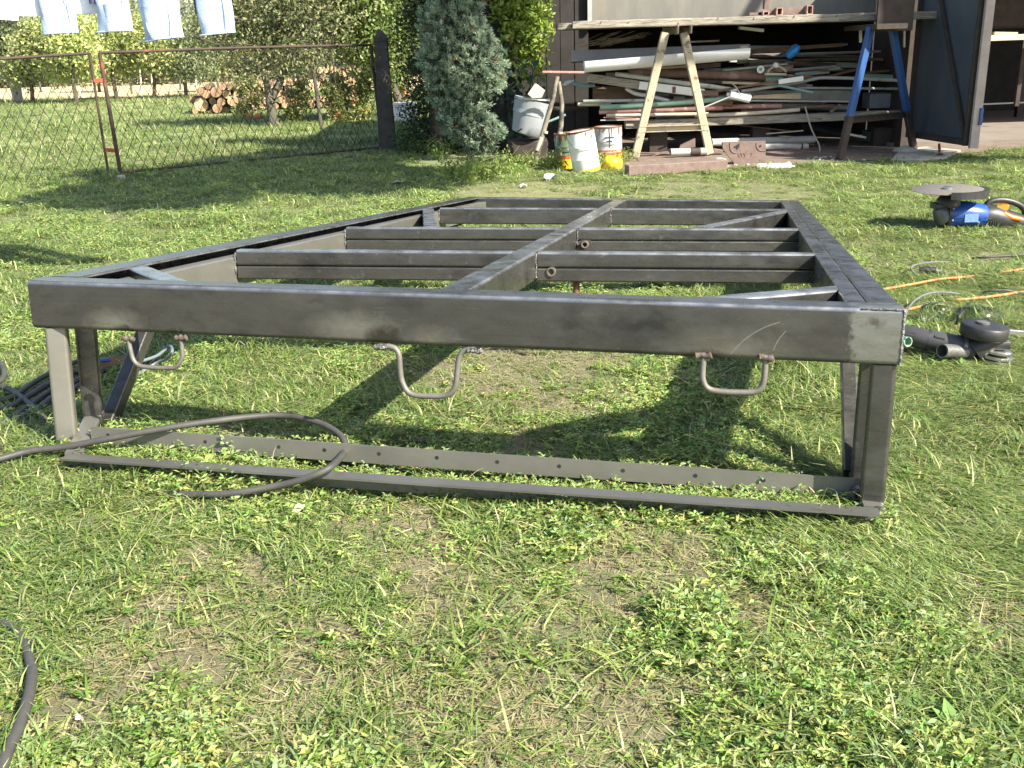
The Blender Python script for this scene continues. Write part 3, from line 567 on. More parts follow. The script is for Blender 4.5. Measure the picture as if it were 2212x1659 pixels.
cable('rubber_hose', [(-20, 1345, .0), (18, 1352, .012), (50, 1386, .015), (64, 1424, .022), (69, 1457, .034), (63, 1500, .036), (42, 1567, .04), (14, 1630, .04), (-2, 1690, .04), (-20, 1800, .04)], .0105, RUBBER, 'dull black hose curving down the lower left corner of the lawn', 'hose')
cable('copper_clamp_cable', [(300, 782, .10), (340, 768, .09), (365, 748, .1), (372, 758, .12), (360, 775, .08), (330, 788, .05), (270, 825, .03)], .006, mk('pale_blue_cable', (.16, .20, .23), (.12, .15, .17), 10, .5), 'pale blue-grey cable with a hooked end behind the left tie-down hook', 'cable')
# work glove and clamp lying behind the left legs
gp = gd(222, 830)
t_ = thing('work_glove', 'tan leather work glove with dark cuff lying behind the left legs', 'glove', gp)
def glove_pts():
    mb = MB(); base = gp + V(.0, .05, .05)
    mb.tube([base + V(-.04, -.02, -.02), base + V(-.01, 0, -.01), base + V(.02, .03, .0), base + V(.05, .07, .0)], [.035, .042, .038, .024], 12)
    for k in range(4): mb.tube([base + V(.0 + k * .02, .05 - k * .006, .0), base + V(.03 + k * .024, .09 - k * .01, .005), base + V(.05 + k * .026, .12 - k * .014, -.015)], [.013, .012, .009], 8)
    return mb
part('palm', glove_pts(), TANL, t_); part('cuff', MB().tube([gp + V(-.05, .04, -.0), gp + V(-.02, .04, .05)], [.05, .048], 14, hollow=.15), RUSTBR, t_)
part('strap', MB().tube([gp + V(-.06, .03, .07), gp + V(-.02, -.0, .09), gp + V(.03, .03, .085)], .007, 8), BLUEP, t_)

# ------------------------------------------------------------------ big blue angle grinder
g0 = gd(2085, 492); gy = g0.y; S = mpp(gy, .2)
def G(u, v, dy=0.0): return at(u, v, gy + dy)
t_ = thing('angle_grinder', 'large blue and black angle grinder lying with its cutting disc upward on the lawn', 'angle grinder', g0)
part('body', MB().tube([G(2040, 463), G(2046, 463), G(2085, 462), G(2122, 466), G(2128, 466)], [24 * S, 27 * S, 28 * S, 25 * S, 22 * S], 22), BLUEP, t_)
b_ = part('rear_housing', MB().tube([G(2124, 466), G(2140, 468), G(2165, 474), G(2212, 482), G(2235, 482)], [24 * S, 27 * S, 24 * S, 17 * S, 13 * S], 18), BLACKP, t_)
part('grip', MB().tube(smoothpath([G(2128, 450), G(2138, 436), G(2165, 432), G(2195, 439), G(2212, 452), G(2214, 470), G(2208, 486)], 5), 6.5 * S, 10), BLACKP, t_)
part('trigger', MB().prism([G(2146, 458, -.035), G(2150, 447, -.035), G(2178, 442, -.035), G(2180, 446, -.035), G(2172, 461, -.035)], (0, .03, 0)).tube([G(2168, 461, -.05), G(2185, 470, -.055), G(2205, 474, -.06)], [5 * S, 6 * S, 5 * S], 8), ORANGEP, t_)
part('gear_head', MB().tube([G(2052, 424), G(2050, 436), G(2044, 447)], [20 * S, 26 * S, 24 * S], 14).box(G(2030, 444), 30 * S, 30 * S, 12 * S), BLACKP, t_)
part('gear_case', MB().tube([G(2024, 450), G(2030, 455), G(2037, 462), G(2043, 466)], [12 * S, 18 * S, 24 * S, 27 * S], 14), GREYM, t_)
part('cutting_disc', MB().lathe([(8 * S, -.002), (72 * S, -.002), (73 * S, 0), (72 * S, .002), (8 * S, .003)], G(2047, 409), (-.03, -.03, 1), 40), DISC, t_)
part('clamp_nut', MB().lathe([(11 * S, 0), (11 * S, .012), (7 * S, .016)], G(2047, 408.5), (-.03, -.03, 1), 12), ALU, t_)
dc = G(2053, 411); gu = []
mbg = MB(); n_ = 26; r0, r1 = 74 * S, 77 * S
ringp = lambda a, r, z: dc + V(math.cos(a) * r, math.sin(a) * r, z)
vs_, fs = [], []
for k in range(n_ + 1):
    a = -PI * .62 + (PI * 1.12) * k / n_
    vs_ += [ringp(a, 20 * S, -.028), ringp(a, r1, -.030), ringp(a, r1, .012), ringp(a, r0 - .02, .012), ringp(a, r0 - .02, .009), ringp(a, r0, .009), ringp(a, r0, -.026), ringp(a, 20 * S, -.025)]
for k in range(n_):
    for i in range(8): fs.append((k * 8 + i, k * 8 + (i + 1) % 8, (k + 1) * 8 + (i + 1) % 8, (k + 1) * 8 + i))
fs += [tuple(range(8)), tuple(range(n_ * 8, n_ * 8 + 8))]
mbg.add(vs_, fs); part('disc_guard', mbg, BLACKP, t_)
lb = G(2099, 471, -.083); part('rating_plate', MB().box(lb, .085, .002, .052), mk('pale_blue_label', (.10, .19, .42), (.16, .26, .48), 60, .5), t_)
part('collar', MB().tube([G(2040, 463), G(2045, 463)], 28.5 * S, 22), BLACKP, t_)
for k in range(6): part('vent_slot', MB().beam(G(2136 + k * 5, 478, -.075), G(2134 + k * 5, 488, -.065), .004, .005), GREYM, t_)
part('seam', MB().beam(G(2048, 470, -.0835), G(2122, 472, -.079), .002, .002), BLACKP, t_)
for q in ((2058, 476), (2114, 480), (2060, 452)): part('screw', MB().lathe([(.006, 0), (.006, .003)], G(q[0], q[1], -.078), (0, -1, .2), 8), GREYM, t_)
part('screw', MB().lathe([(.005, 0), (.005, .004)], G(2064, 442, -.07), (0, -1, .2), 8), ORANGEP, t_)
part('vent_slot', MB().beam(G(2132, 468, -.082), G(2145, 466, -.085), .003, .003), GREYM, t_); part('vent_slot', MB().beam(G(2130, 473, -.083), G(2143, 471, -.086), .003, .003), GREYM, t_)

# ------------------------------------------------------------------ small grey grinder, tubes and bottle to the right of the frame
a0 = gd(2090, 782); ay = a0.y; S = mpp(ay, .1)
def A(u, v, dy=0.0): return at(u, v, ay + dy)
t_ = thing('angle_grinder', 'small dark grey angle grinder lying beside the right corner of the frame', 'angle grinder', a0)
DG = mk('dark_grey_housing', (.06, .06, .065), (.045, .045, .05), 15, .45, 0, .08)
part('body', MB().tube([A(1942, 718, .12), A(1952, 722, .11), A(2000, 734, .07), A(2055, 745, .03), A(2085, 752, .02), A(2105, 756, .01)], [17 * S, 22 * S, 23 * S, 24 * S, 27 * S, 26 * S], 20), DG, t_)
part('side_handle', MB().tube([A(2035, 758, -.05), A(2050, 758, -.03), A(2085, 760, -.01)], [15 * S, 15 * S, 14 * S], 18, hollow=.14), GREYM, t_)
part('gear_head', MB().tube([A(2100, 758), A(2118, 745), A(2140, 735)], [27 * S, 30 * S, 26 * S], 14).box(A(2140, 741), 62 * S, 50 * S, 18 * S), BLACKP, t_)
part('disc_guard', MB().lathe([(47 * S, 0), (49 * S, .004), (49 * S, 24 * S), (46 * S, 27 * S), (20 * S, 28 * S)], A(2123, 727), (.10, -.02, 1), 30), BLACKP, t_)
part('seam_ring', MB().tube([A(2001, 734, .07), A(2005, 735, .068)], 24.2 * S, 20), BLACKP, t_); part('collar', MB().tube([A(2072, 749, .022), A(2080, 751, .02)], 28 * S, 20), GREYM, t_)
part('switch', MB().beam(A(2018, 727, -.045), A(2040, 732, -.05), .012, .010), BLACKP, t_); part('clamp_nut', MB().lathe([(14 * S, 0), (14 * S, 4 * S), (9 * S, 6 * S)], A(2123, 699), (.10, -.02, 1), 14), GREYM, t_)
for k, (vv, rr) in enumerate(((786, 34), (779, 37), (771, 36), (760, 32))):
    part('flange', MB().lathe([(rr * S, 0), (rr * S, 4.5 * S), ((rr - 4) * S, 6.5 * S)], A(2146 + k * 2, vv, -.01), (.12, -.02, 1), 24), ALU, t_)
part('spanner_bar', MB().beam(A(2168, 715), A(2260, 724), 12 * S, 10 * S), ALU, t_)
part('vent_slot', MB().beam(A(1957, 716, -.02), A(1979, 721, -.03), .0035, .003), BLACKP, t_); part('vent_slot', MB().beam(A(1955, 722, -.03), A(1978, 727, -.04), .0035, .003), BLACKP, t_)
single('steel_tube', MB().tube([A(1940, 735, .03), A(1962, 738, -.02)], 11 * S, 16, hollow=.16), GREENP, 'short pale tube end peeping out behind the right corner of the frame', 'pipe')
by = gd(2070, 712).y + .12
def B(u, v, dy=0.0): return at(u, v, by + dy)
SB = mpp(by, .08)
single('plastic_bottle', MB().tube([B(1992, 681), B(1994, 681), B(2004, 678), B(2030, 677), B(2050, 682), B(2058, 686), B(2072, 684), B(2095, 688), B(2140, 694), B(2158, 697), B(2166, 699)], [5 * SB, 20 * SB, 25 * SB, 27 * SB, 19 * SB, 13 * SB, 21 * SB, 30 * SB, 30 * SB, 24 * SB, 12 * SB], 16), PET, 'clear crumpled plastic bottle lying in the grass behind the small grinder', 'bottle')
cable('extension_cord', [(1840, 634, .02), (1920, 623, .02), (1975, 613, .02), (2030, 603, .02), (2088, 598, .015), (2140, 590, .0), (2165, 588, .02), (2212, 580, .02), (2300, 560, .02)], .0058, ORCORD, 'orange cord, the upper of two runs crossing the lawn at right', 'cord')
cable('extension_cord', [(1930, 676, .02), (1958, 669, .02), (1990, 662, .02), (2029, 654, .015), (2045, 652, -.01), (2066, 648, .02), (2120, 643, .02), (2180, 635, .02), (2290, 618, .02)], .0058, ORCORD, 'orange cord, the lower of two runs, passing above the plastic bottle', 'cord')
cable('electric_cable', [(1954, 690, .03), (1960, 670, .04), (1972, 653, .05), (1990, 640, .06), (2017, 632, .06), (2050, 632, .03), (2079, 636, .0), (2110, 634, -.01), (2138, 629, .02), (2170, 627, .03), (2212, 633, .02), (2300, 640, .02)], .0048, RUBBERG, 'thin grey cord arching up behind the right corner of the frame', 'cord')
cable('electric_cable', [(2100, 558, .0), (2128, 556, .015), (2170, 553, .02), (2212, 551, .02), (2280, 548, .02)], .006, RUBBER, 'short length of black cord at the right edge above the orange cords', 'cord')
cable('electric_cable', [(1975, 590, .03), (1968, 578, .05), (1985, 570, .05), (2020, 566, .03), (2060, 566, .0)], .0045, RUBBERG, 'thin cable running from the small black plug across the lawn', 'cord')
cable('black_strap', [(2066, 700, .01), (2072, 683, .05), (2085, 668, .05), (2098, 652, .02)], .006, BLACKP, 'short black strap standing up between bottle and orange cord', 'strap')
pg = gd(2003, 596); t_ = thing('cable_plug', 'small black and silver cable plug lying on the lawn beyond the frame', 'plug', pg)
part('plug_body', MB().tube([pg + V(-.04, .01, .03), pg + V(.0, 0, .03), pg + V(.035, -.01, .028)], [.014, .02, .016], 10), BLACKP, t_)
for k in (-1, 1): part('pin', MB().tube([pg + V(.035, -.01 + k * .009, .028), pg + V(.07, -.015 + k * .009, .026)], .004, 6), ALU, t_)
# stray bits on the grass
def rock(c, r, sq=.6):
    bm = bmesh.new(); bmesh.ops.create_icosphere(bm, subdivisions=2, radius=r)
    for v_ in bm.verts: v_.co *= 1 + .35 * noise.noise(v_.co * (1.6 / r) + Vector(c) * 7); v_.co.z *= sq
    mb = MB(); mb.add([v_.co + Vector(c) for v_ in bm.verts], [tuple(x.index for x in f.verts) for f in bm.faces], True); bm.free(); return mb
def paper(u, v, r, label, mat=WHITEP, name='paper_scrap', cat='paper scrap', z=.02):
    c = gd(u, v, z); mb = MB(); n = 7; vs_ = [c + V(0, 0, .01)] + [c + V(math.cos(2 * PI * k / n) * r * random.uniform(.6, 1.3), math.sin(2 * PI * k / n) * r * random.uniform(.6, 1.3), random.uniform(-.006, .02) * r / .03) for k in range(n)]
    mb.add(vs_, [(0, k + 1, (k + 1) % n + 1) for k in range(n)]); mb.add([x - V(0, 0, .001) for x in vs_], [(0, (k + 1) % n + 1, k + 1) for k in range(n)]); return single(name, mb, mat, label, cat)
paper(1190, 385, .085, 'crumpled white paper scrap on the grass before the leaning poles'); paper(860, 396, .07, 'small grey paper scrap in the shaded grass left of the spruce', GREYP); paper(649, 1099, .02, 'pale yellow torn leaf on the grass below the cable loop', mk('pale_leaf', (.62, .62, .36), (.5, .52, .28), 20, .7), 'fallen_leaf', 'leaf')
paper(168, 1552, .006, 'tiny white chip in the grass near the black hose'); paper(1132, 403, .04, 'small pale scrap on the worn patch behind the frame')
single('stick', MB().tube([gd(810, 960, .01), gd(900, 952, .015), gd(950, 948, .01)], .006, 6), BARK, 'thin dry stick in the shade under the frame', 'stick')

# ------------------------------------------------------------------ wire gate and fence
def vplane(u, v, p0, p1):
    n = Vector((p1.y - p0.y, -(p1.x - p0.x), 0)); d = Vector(CF + (u - CX) / FPX * CR - (v - CY) / FPX * CU); o = Vector(CC); return o + d * ((p0 - o).dot(n) / d.dot(n))
F0 = gd(-20, 410); F1 = gd(822, 322)
def fp2(u, v): return vplane(u, v, F0, F1)
def wires(c00, c10, c01, c11, step, r, dy=.01):
    """diamond wire mesh inside a quadrilateral: bottom-left, bottom-right, top-left, top-right"""
    mb = MB(); Wd = (c10 - c00).length; Hd = (c01 - c00).length; nrm = (c10 - c00).cross(V(0, 0, 1)).normalized()
    def P_(x, z): a = x / Wd; b = z / Hd; return c00.lerp(c10, a).lerp(c01.lerp(c11, a), b)
    sl = 1.75; k = -Hd / sl
    while k < Wd:
        for sgn in (1, -1):
            pts = []
            for q in range(9):
                z = Hd * q / 8; x = k + z / sl if sgn > 0 else k + Hd / sl - z / sl
                if 0 <= x <= Wd: pts.append(P_(x, z) + nrm * (dy if sgn > 0 else dy + .004) + nrm * .006 * noise.noise(Vector((x * 4, z * 4, k))) + V(0, 0, .012 * noise.noise(Vector((x * 3, z * 3, 5)))))
            if len(pts) > 1: mb.tube(pts, r, 3, caps=False)
        k += step
    return mb
t_ = thing('wire_gate', 'rusty tube gate leaf with diamond wire mesh at the left edge of the photo', 'gate', fp2(100, 400))
a, b, c, d = fp2(-30, 408), fp2(236, 386), fp2(-60, 131), fp2(193, 115)
part('frame_rail', MB().tube([c, d], .014, 8), RUSTF, t_); part('frame_rail', MB().tube([a, b], .012, 8), RUSTF, t_); part('frame_upright', MB().tube([b, d], .014, 8), RUSTF, t_); part('frame_upright', MB().tube([a, c], .014, 8), RUSTF, t_)
part('wire_mesh', wires(a, b, c, d, .115, .0034), WIRE, t_)
t_ = thing('wire_gate', 'wide rusty tube gate leaf with diamond wire mesh hung on the concrete post', 'gate', fp2(500, 360))
a, b, c, d = fp2(262, 383), fp2(826, 323), fp2(215, 114), fp2(801, 97)
part('frame_rail', MB().tube([c, c.lerp(d, .5) + V(0, 0, .01), d], .015, 8), RUSTF, t_); part('frame_rail', MB().tube([a + V(0, 0, .05), b + V(0, 0, .03)], .012, 8), RUSTF, t_)
part('frame_upright', MB().tube([a, c], .022, 8), RUSTF, t_); part('frame_upright', MB().tube([b, d], .020, 8), RUSTF, t_)
part('wire_mesh', wires(a, b, c, d, .115, .0034), WIRE, t_)
REDR = mk('red_rust_latch', (.32, .06, .035), (.22, .05, .03), 12, .7)
for u0, v0, u1, v1 in ((204, 174, 224, 173), (230, 323, 250, 325)): part('latch_plate', MB().beam(fp2(u0, v0) + V(0, -.03, 0), fp2(u1, v1) + V(0, -.03, 0), .012, .04), REDR, t_)
part('ground_stake', MB().box(gd(263, 388, .01), .06, .06, .09), CONC, t_)
pb = gd(838, 322); pt = Vector((pb.x, pb.y, 0)); t_ = thing('fence_post', 'thick dark tapering concrete fence post with a pointed cap', 'fence post', pt)
S = mpp(pb.y, .6); H_ = (322 - 100) * S
mb = MB(); w0, w1 = 17.5 * S, 13 * S
lv = [(w0, -.05), (w1, H_), (w1 * 1.12, H_ + .005), (w1 * 1.12, H_ + .05), (.02, H_ + .14)]
vs_ = [pt + V(sx * r, sy * r, z) for r, z in lv for sx, sy in ((-1, -1), (1, -1), (1, 1), (-1, 1))]
mb.add(vs_, [(k * 4 + i, k * 4 + (i + 1) % 4, (k + 1) * 4 + (i + 1) % 4, (k + 1) * 4 + i) for k in range(4) for i in range(4)] + [(0, 1, 2, 3), (16, 17, 18, 19)])
part('shaft', mb, CONCD, t_); part('hinge', MB().box(at(816, 325, pb.y - .1), .10, .05, .06), RUSTF, t_); part('hinge', MB().box(at(808, 140, pb.y - .1), .08, .04, .05), RUSTF, t_)
q0 = gd(858, 318); q1 = q0 + V(1.5, .35, 0); t_ = thing('wire_fence', 'short length of wire mesh between the concrete post and the spruce', 'fence', q0)
part('wire_mesh', wires(q0 + V(0, 0, .02), q1 + V(0, 0, .02), q0 + V(0, 0, 1.15), q1 + V(0, 0, 1.15), .115, .0034), WIRE, t_)
part('line_wire', MB().tube([q0 + V(-.1, 0, 1.18), q1 + V(0, 0, 1.16)], .004, 5), WIRE, t_); part('line_wire', MB().tube([q0 + V(0, 0, .5), q1 + V(0, 0, .5)], .003, 5), WIRE, t_)

# ------------------------------------------------------------------ clothes line and washing
CLY = 5.0; SZ = mpp(CLY, 1.3)
def K(u, v, dy=0.0): return at(u, v, CLY + dy)
LZ = 2.12
t_ = thing('clothes_line', 'clothes line strung high above the left of the yard', 'clothes line', V(-1.7, CLY, 0))
part('cord', MB().tube([V(-4.6, CLY, LZ + .12), V(-3, CLY, LZ + .03), V(-2, CLY, LZ), V(-.4, CLY, LZ + .06), V(1.6, CLY, LZ + .25)], .004, 6), WHITEP, t_)
for x in (-4.6, ): part('pole', MB().tube([V(x, CLY, 0), V(x, CLY, LZ + .2)], .03, 10), GREYP, t_)
def garment_panel(mb, c0, c1, ztop, zb0, zb1, th, seed, folds=.02, nseg=14, nr=16, ybase=CLY):
    """hanging cloth tube between x=c0 and x=c1 at the hem; squeezed flat, with soft vertical folds"""
    n = nr
    vs_ = []
    for k in range(nseg + 1):
        t = k / nseg
        for i in range(n):
            a = 2 * PI * i / n; xx = (c0 + c1) / 2 + math.cos(a) * (c1 - c0) / 2 * (1 + .05 * noise.noise(V(seed, t * 3, 2))); yy = ybase + math.sin(a) * th
            zb = zb0 + (zb1 - zb0) * (xx - c0) / (c1 - c0); z = ztop + (zb - ztop) * t
            f = noise.noise(V(xx * 9 + seed, z * 2.2, seed)) * folds + noise.noise(V(xx * 22 + seed, z * 7 + xx * 12, seed * 2)) * folds * .6
            vs_.append(V(xx + f * .5, yy + f * 1.4, z))
    fs = [(k * n + i, k * n + (i + 1) % n, (k + 1) * n + (i + 1) % n, (k + 1) * n + i) for k in range(nseg) for i in range(n)]
    mb.add(vs_, fs, True); ring = vs_[-n:]; cen = sum(ring, V(0, 0, 0)) / n
    inn = [cen + (x - cen) * .93 for x in ring]; mb.add(ring + inn + [x + V(0, 0, .12) for x in inn], [(i, (i + 1) % n, n + (i + 1) % n, n + i) for i in range(n)] + [(n + i, n + (i + 1) % n, 2 * n + (i + 1) % n, 2 * n + i) for i in range(n)] + [tuple(range(2 * n, 3 * n))], True)
    return mb
def jeans(label, legs, seed):
    xs_ = [K(u, 80).x for lg in legs for u in lg[:2]]; cx_ = sum(xs_) / len(xs_)
    t_ = thing('jeans', label, 'jeans', V(cx_, CLY, K(legs[0][0], 80).z))
    for i, (u0, u1, vb0, vb1, fo) in enumerate(legs):
        a, b = K(u0, vb0), K(u1, vb1); mb = garment_panel(MB(), a.x, b.x, LZ - .32, a.z, b.z, .035, seed + i * 3.3, fo, 26, 24)
        lg_ = part('trouser_leg', mb, DENIM, t_)
        hm = MB(); hm.tube([V(a.x + (b.x - a.x) * q / 10, CLY - .036 * math.sin(PI * (q + .5) / 11) ** .5, a.z + (b.z - a.z) * q / 10 + .002) for q in range(11)], .0035, 6); part('hem', hm, DENIM, lg_); part('side_seam', MB().tube([V(b.x - (b.x - a.x) * .16, CLY - .034 - .004 * math.sin(q), LZ - .34 + (b.z - LZ + .34) * q / 12) for q in range(13)], .0022, 5), DENIM, lg_)
    mb = garment_panel(MB(), min(xs_) + .03, max(xs_) - .03, LZ + .01, LZ - .33, LZ - .33, .04, seed + 9, .01, 6, 24); part('waist', mb, DENIM, t_)
    for f in (.2, .8): part('clothes_peg', MB().box(V(min(xs_) + (max(xs_) - min(xs_)) * f, CLY, LZ + .0), .015, .03, .07), PALEW, t_)
jeans('pale blue jeans hanging by the waist, left pair with plain smooth legs', [(97, 173, 75, 70, .018), (212, 291, 71, 66, .02)], 1.0)
jeans('faded blue jeans on the line, right pair with a creased leg', [(305, 390, 92, 80, .04), (434, 508, 78, 70, .018)], 5.0)
def towel(name, label, u0, u1, vb0, vb1, mat, seed, dy, cat):
    a, b = K(u0, vb0, dy), K(u1, vb1, dy); mb = garment_panel(MB(), a.x, b.x, LZ, a.z, b.z, .012, seed, .02, 16, 20, CLY + dy); return single(name, mb, mat, label, cat)
towel('shirt', 'white shirt hanging at the far left between two other garments', 26, 92, 35, 35, CLOTHW, 11, .02, 'shirt'); towel('shirt', 'white and dark garment cut off by the left edge of the photo', -60, 38, 36, 45, CLOTHW, 13, -.02, 'shirt')
towel('tea_towel', 'short white cloth hanging between the legs of the left jeans', 166, 214, 31, 27, CLOTHW, 17, .05, 'towel'); towel('sock', 'small dark navy garment hanging between the legs of the right jeans', 420, 433, 30, 34, DARKC, 19, .03, 'sock')
towel('sock', 'dark brown cloth scrap hanging just right of the short white cloth', 190, 206, 8, 10, DARKC, 21, -.01, 'sock')

# ------------------------------------------------------------------ trees and shrubs close by
def trunk(mb, p0, p1, r0, r1, n=8, wob=.04, seg=10):
    p0, p1 = Vector(p0), Vector(p1); L0 = (p1 - p0).length
    pts = [p0.lerp(p1, k / seg) + noise.noise_vector(p0 + V(k * .5, 0, k * .4)) * wob * L0 * math.sin(PI * k / seg) for k in range(seg + 1)]
    mb.tube(pts, [r0 + (r1 - r0) * k / seg for k in range(seg + 1)], n); return pts
def limbs(mb, base_pts, n, length, r, up=.5, levels=2):
    for i in range(n):
        p = base_pts[random.randint(len(base_pts) // 3, len(base_pts) - 1)]; d = Vector((random.gauss(0, 1), random.gauss(0, 1), random.uniform(0, up * 2))).normalized(); q = trunk(mb, p, p + d * length * random.uniform(.5, 1.1), r * random.uniform(.5, 1), r * .2, 5, .08, 6)
        if levels > 1: limbs(mb, q, 3, length * .5, r * .4, up, levels - 1)
# blue-green spruce
sb = gd(1015, 380); sy = sb.y; S = mpp(sy, .6)
def Q(u, v, dy=0): return at(u, v, sy + dy)
t_ = thing('spruce', 'narrow blue-green spruce with a waisted crown beside the junk pile', 'conifer', sb)
part('trunk', (lambda mb: (trunk(mb, sb - V(0, 0, .05), Q(1010, 200), .035, .03), trunk(mb, Q(1010, 200), Q(985, -150), .03, .02), limbs(mb, [Q(1010, 300), Q(1012, 250), Q(1000, 150), Q(990, 80)], 16, .35, .01, .5, 1), mb)[-1])(MB()), BARK, t_)
spb = [((1003, -90), 60, 90), ((985, -20), 62, 70), ((988, 50), 60, 60), ((1000, 105), 72, 60), ((1018, 155), 72, 52), ((1010, 205), 55, 42), ((1000, 240), 46, 34), ((1018, 270), 56, 34), ((1050, 285), 48, 34), ((985, 265), 36, 26), ((1040, 310), 36, 20), ((952, 120), 46, 56), ((950, 50), 40, 52), ((965, 195), 42, 40), ((1075, 140), 26, 50), ((960, 90), 34, 34), ((958, 158), 36, 24), ((1062, 180), 26, 30)]
blobs = [(np.array(Q(c[0] - 4, c[1])), np.array((rx * S * 1.02, rx * S * .85, ry * S))) for c, rx, ry in spb]
NC = 2300; vol = np.array([b[1][0] * b[1][2] for b in blobs]); bi = rng.choice(len(blobs), NC, p=vol / vol.sum()); u_ = rng.normal(size=(NC, 3)); u_ /= np.linalg.norm(u_, axis=1)[:, None]
cen = np.array([blobs[i][0] for i in bi]); rr = np.array([blobs[i][1] for i in bi]); cp = cen + u_ * rr * (.72 + .33 * rng.random((NC, 1))); NL = 40
ci = np.repeat(np.arange(NC), NL); n = NC * NL; tip = u_[ci] * 1.0 + np.array([0, -.1, .35]); D = rng.normal(size=(n, 3)) * .65 + tip; D /= np.linalg.norm(D, axis=1)[:, None]
tl = rng.random(n); P_ = cp[ci] + D * (.036 * tl)[:, None] + rng.normal(size=(n, 3)) * .008; Sz = .012 * (.6 + .8 * rng.random(n))
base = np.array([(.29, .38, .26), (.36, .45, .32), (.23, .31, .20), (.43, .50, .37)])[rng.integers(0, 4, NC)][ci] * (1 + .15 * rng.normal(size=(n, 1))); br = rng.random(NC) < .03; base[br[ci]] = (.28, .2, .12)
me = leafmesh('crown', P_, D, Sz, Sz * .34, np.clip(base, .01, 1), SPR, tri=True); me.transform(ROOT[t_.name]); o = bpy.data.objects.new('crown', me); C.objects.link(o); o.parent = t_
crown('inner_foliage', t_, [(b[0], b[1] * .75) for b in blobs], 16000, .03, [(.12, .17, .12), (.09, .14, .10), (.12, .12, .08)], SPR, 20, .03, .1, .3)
# dark yew behind and left of the spruce
yb = gd(915, 338); yy_ = yb.y + .2
def Y_(u, v, dy=0): return at(u, v, yy_ + dy)
t_ = thing('yew', 'dense dark green yew growing in the shade behind the spruce', 'conifer', V(yb.x, yy_, 0)); S = mpp(yy_, .6)
part('trunk', (lambda mb: (trunk(mb, V(yb.x + .15, yy_, -.05), Y_(930, -260), .08, .04), mb)[-1])(MB()), BARK, t_)
yb_ = [(Y_(u, v, d), (rx * S, rx * S * .9, ry * S)) for u, v, rx, ry, d in ((925, -60, 75, 130, .3), (905, 80, 52, 90, .2), (930, 170, 62, 80, .1), (920, 265, 52, 60, 0), (960, 320, 50, 30, .1), (885, 300, 30, 35, 0), (1080, 60, 60, 120, 1.0), (1060, 250, 50, 90, .9), (1060, -160, 110, 120, .8), (900, -220, 90, 120, .5))]
crown('crown', t_, yb_, 34000, .026, [(.035, .065, .022), (.05, .085, .028), (.028, .05, .02), (.06, .10, .03)], LEAF, 30, .07, .35, .35, .1, .5)
# golden-green maple-like shrub hanging over the basin
mb_ = gd(1150, 330); my = mb_.y + .1
def M_(u, v, dy=0): return at(u, v, my + dy)
S = mpp(my, 1); t_ = thing('maple_shrub', 'bright yellow-green leafy shrub hanging over the dark corner of the shed', 'shrub', V(M_(1120, 300).x, my + .5, 0))
part('branches', (lambda mb: (trunk(mb, V(M_(1100, 300).x, my + .5, -.05), M_(1110, -120, .4), .05, .03), trunk(mb, M_(1110, 60, .4), M_(1165, 20), .02, .008), trunk(mb, M_(1118, 80, .1), M_(1130, 200, 0), .007, .003), trunk(mb, M_(1158, 90, .1), M_(1168, 190, -.1), .006, .003), limbs(mb, [M_(1110, 40, .3), M_(1115, 0, .3), M_(1110, -60, .3)], 14, .4, .012, .3, 1), mb)[-1])(MB()), BARK, t_)
crown('crown', t_, [(M_(u, v, d), (rx * S, rx * S * .7, ry * S)) for u, v, rx, ry, d in ((1140, 20, 42, 28, 0), (1160, 60, 30, 24, -.1), (1115, 70, 34, 24, 0), (1150, 105, 30, 20, 0), (1110, 115, 26, 18, .05), (1095, 10, 34, 40, .1), (1125, -60, 70, 50, 0), (1178, 20, 16, 20, -.1), (1128, 160, 10, 26, 0), (1163, 150, 7, 26, 0), (1000, -150, 120, 60, .3))], 9500, .036, [(.22, .31, .045), (.29, .37, .07), (.16, .24, .04), (.34, .38, .09)], LEAF, 12, .05, .4, .45, -.1, .4)
# ivy-like plant with large round dark leaves
t_ = thing('climbing_plant', 'dark climbing plant with large rounded leaves above the enamel basin', 'plant', gd(1120, 320)); py = my - .1
part('stems', (lambda mb: (trunk(mb, gd(1110, 325), at(1090, 150, py), .012, .006), trunk(mb, gd(1120, 325), at(1150, 160, py), .012, .006), mb)[-1])(MB()), BARK, t_, kind='stuff')
n = 170; P_ = np.array([at(random.gauss(1118, 26), random.uniform(135, 330), py + random.uniform(-.15, .3)) for _ in range(n)]); D = rng.normal(size=(n, 3)) + np.array((0, -.3, -.3)); D /= np.linalg.norm(D, axis=1)[:, None]; Sz = .055 * (.5 + .8 * rng.random(n))
me = leafmesh('leaves', P_, D, Sz, Sz * .75, np.clip(np.array([(.05, .10, .07)]) * (.7 + .9 * rng.random((n, 1))), 0, 1), LEAF); me.transform(ROOT[t_.name]); o = bpy.data.objects.new('leaves', me); C.objects.link(o); o.parent = t_; ROOT[o.name] = ROOT[t_.name]
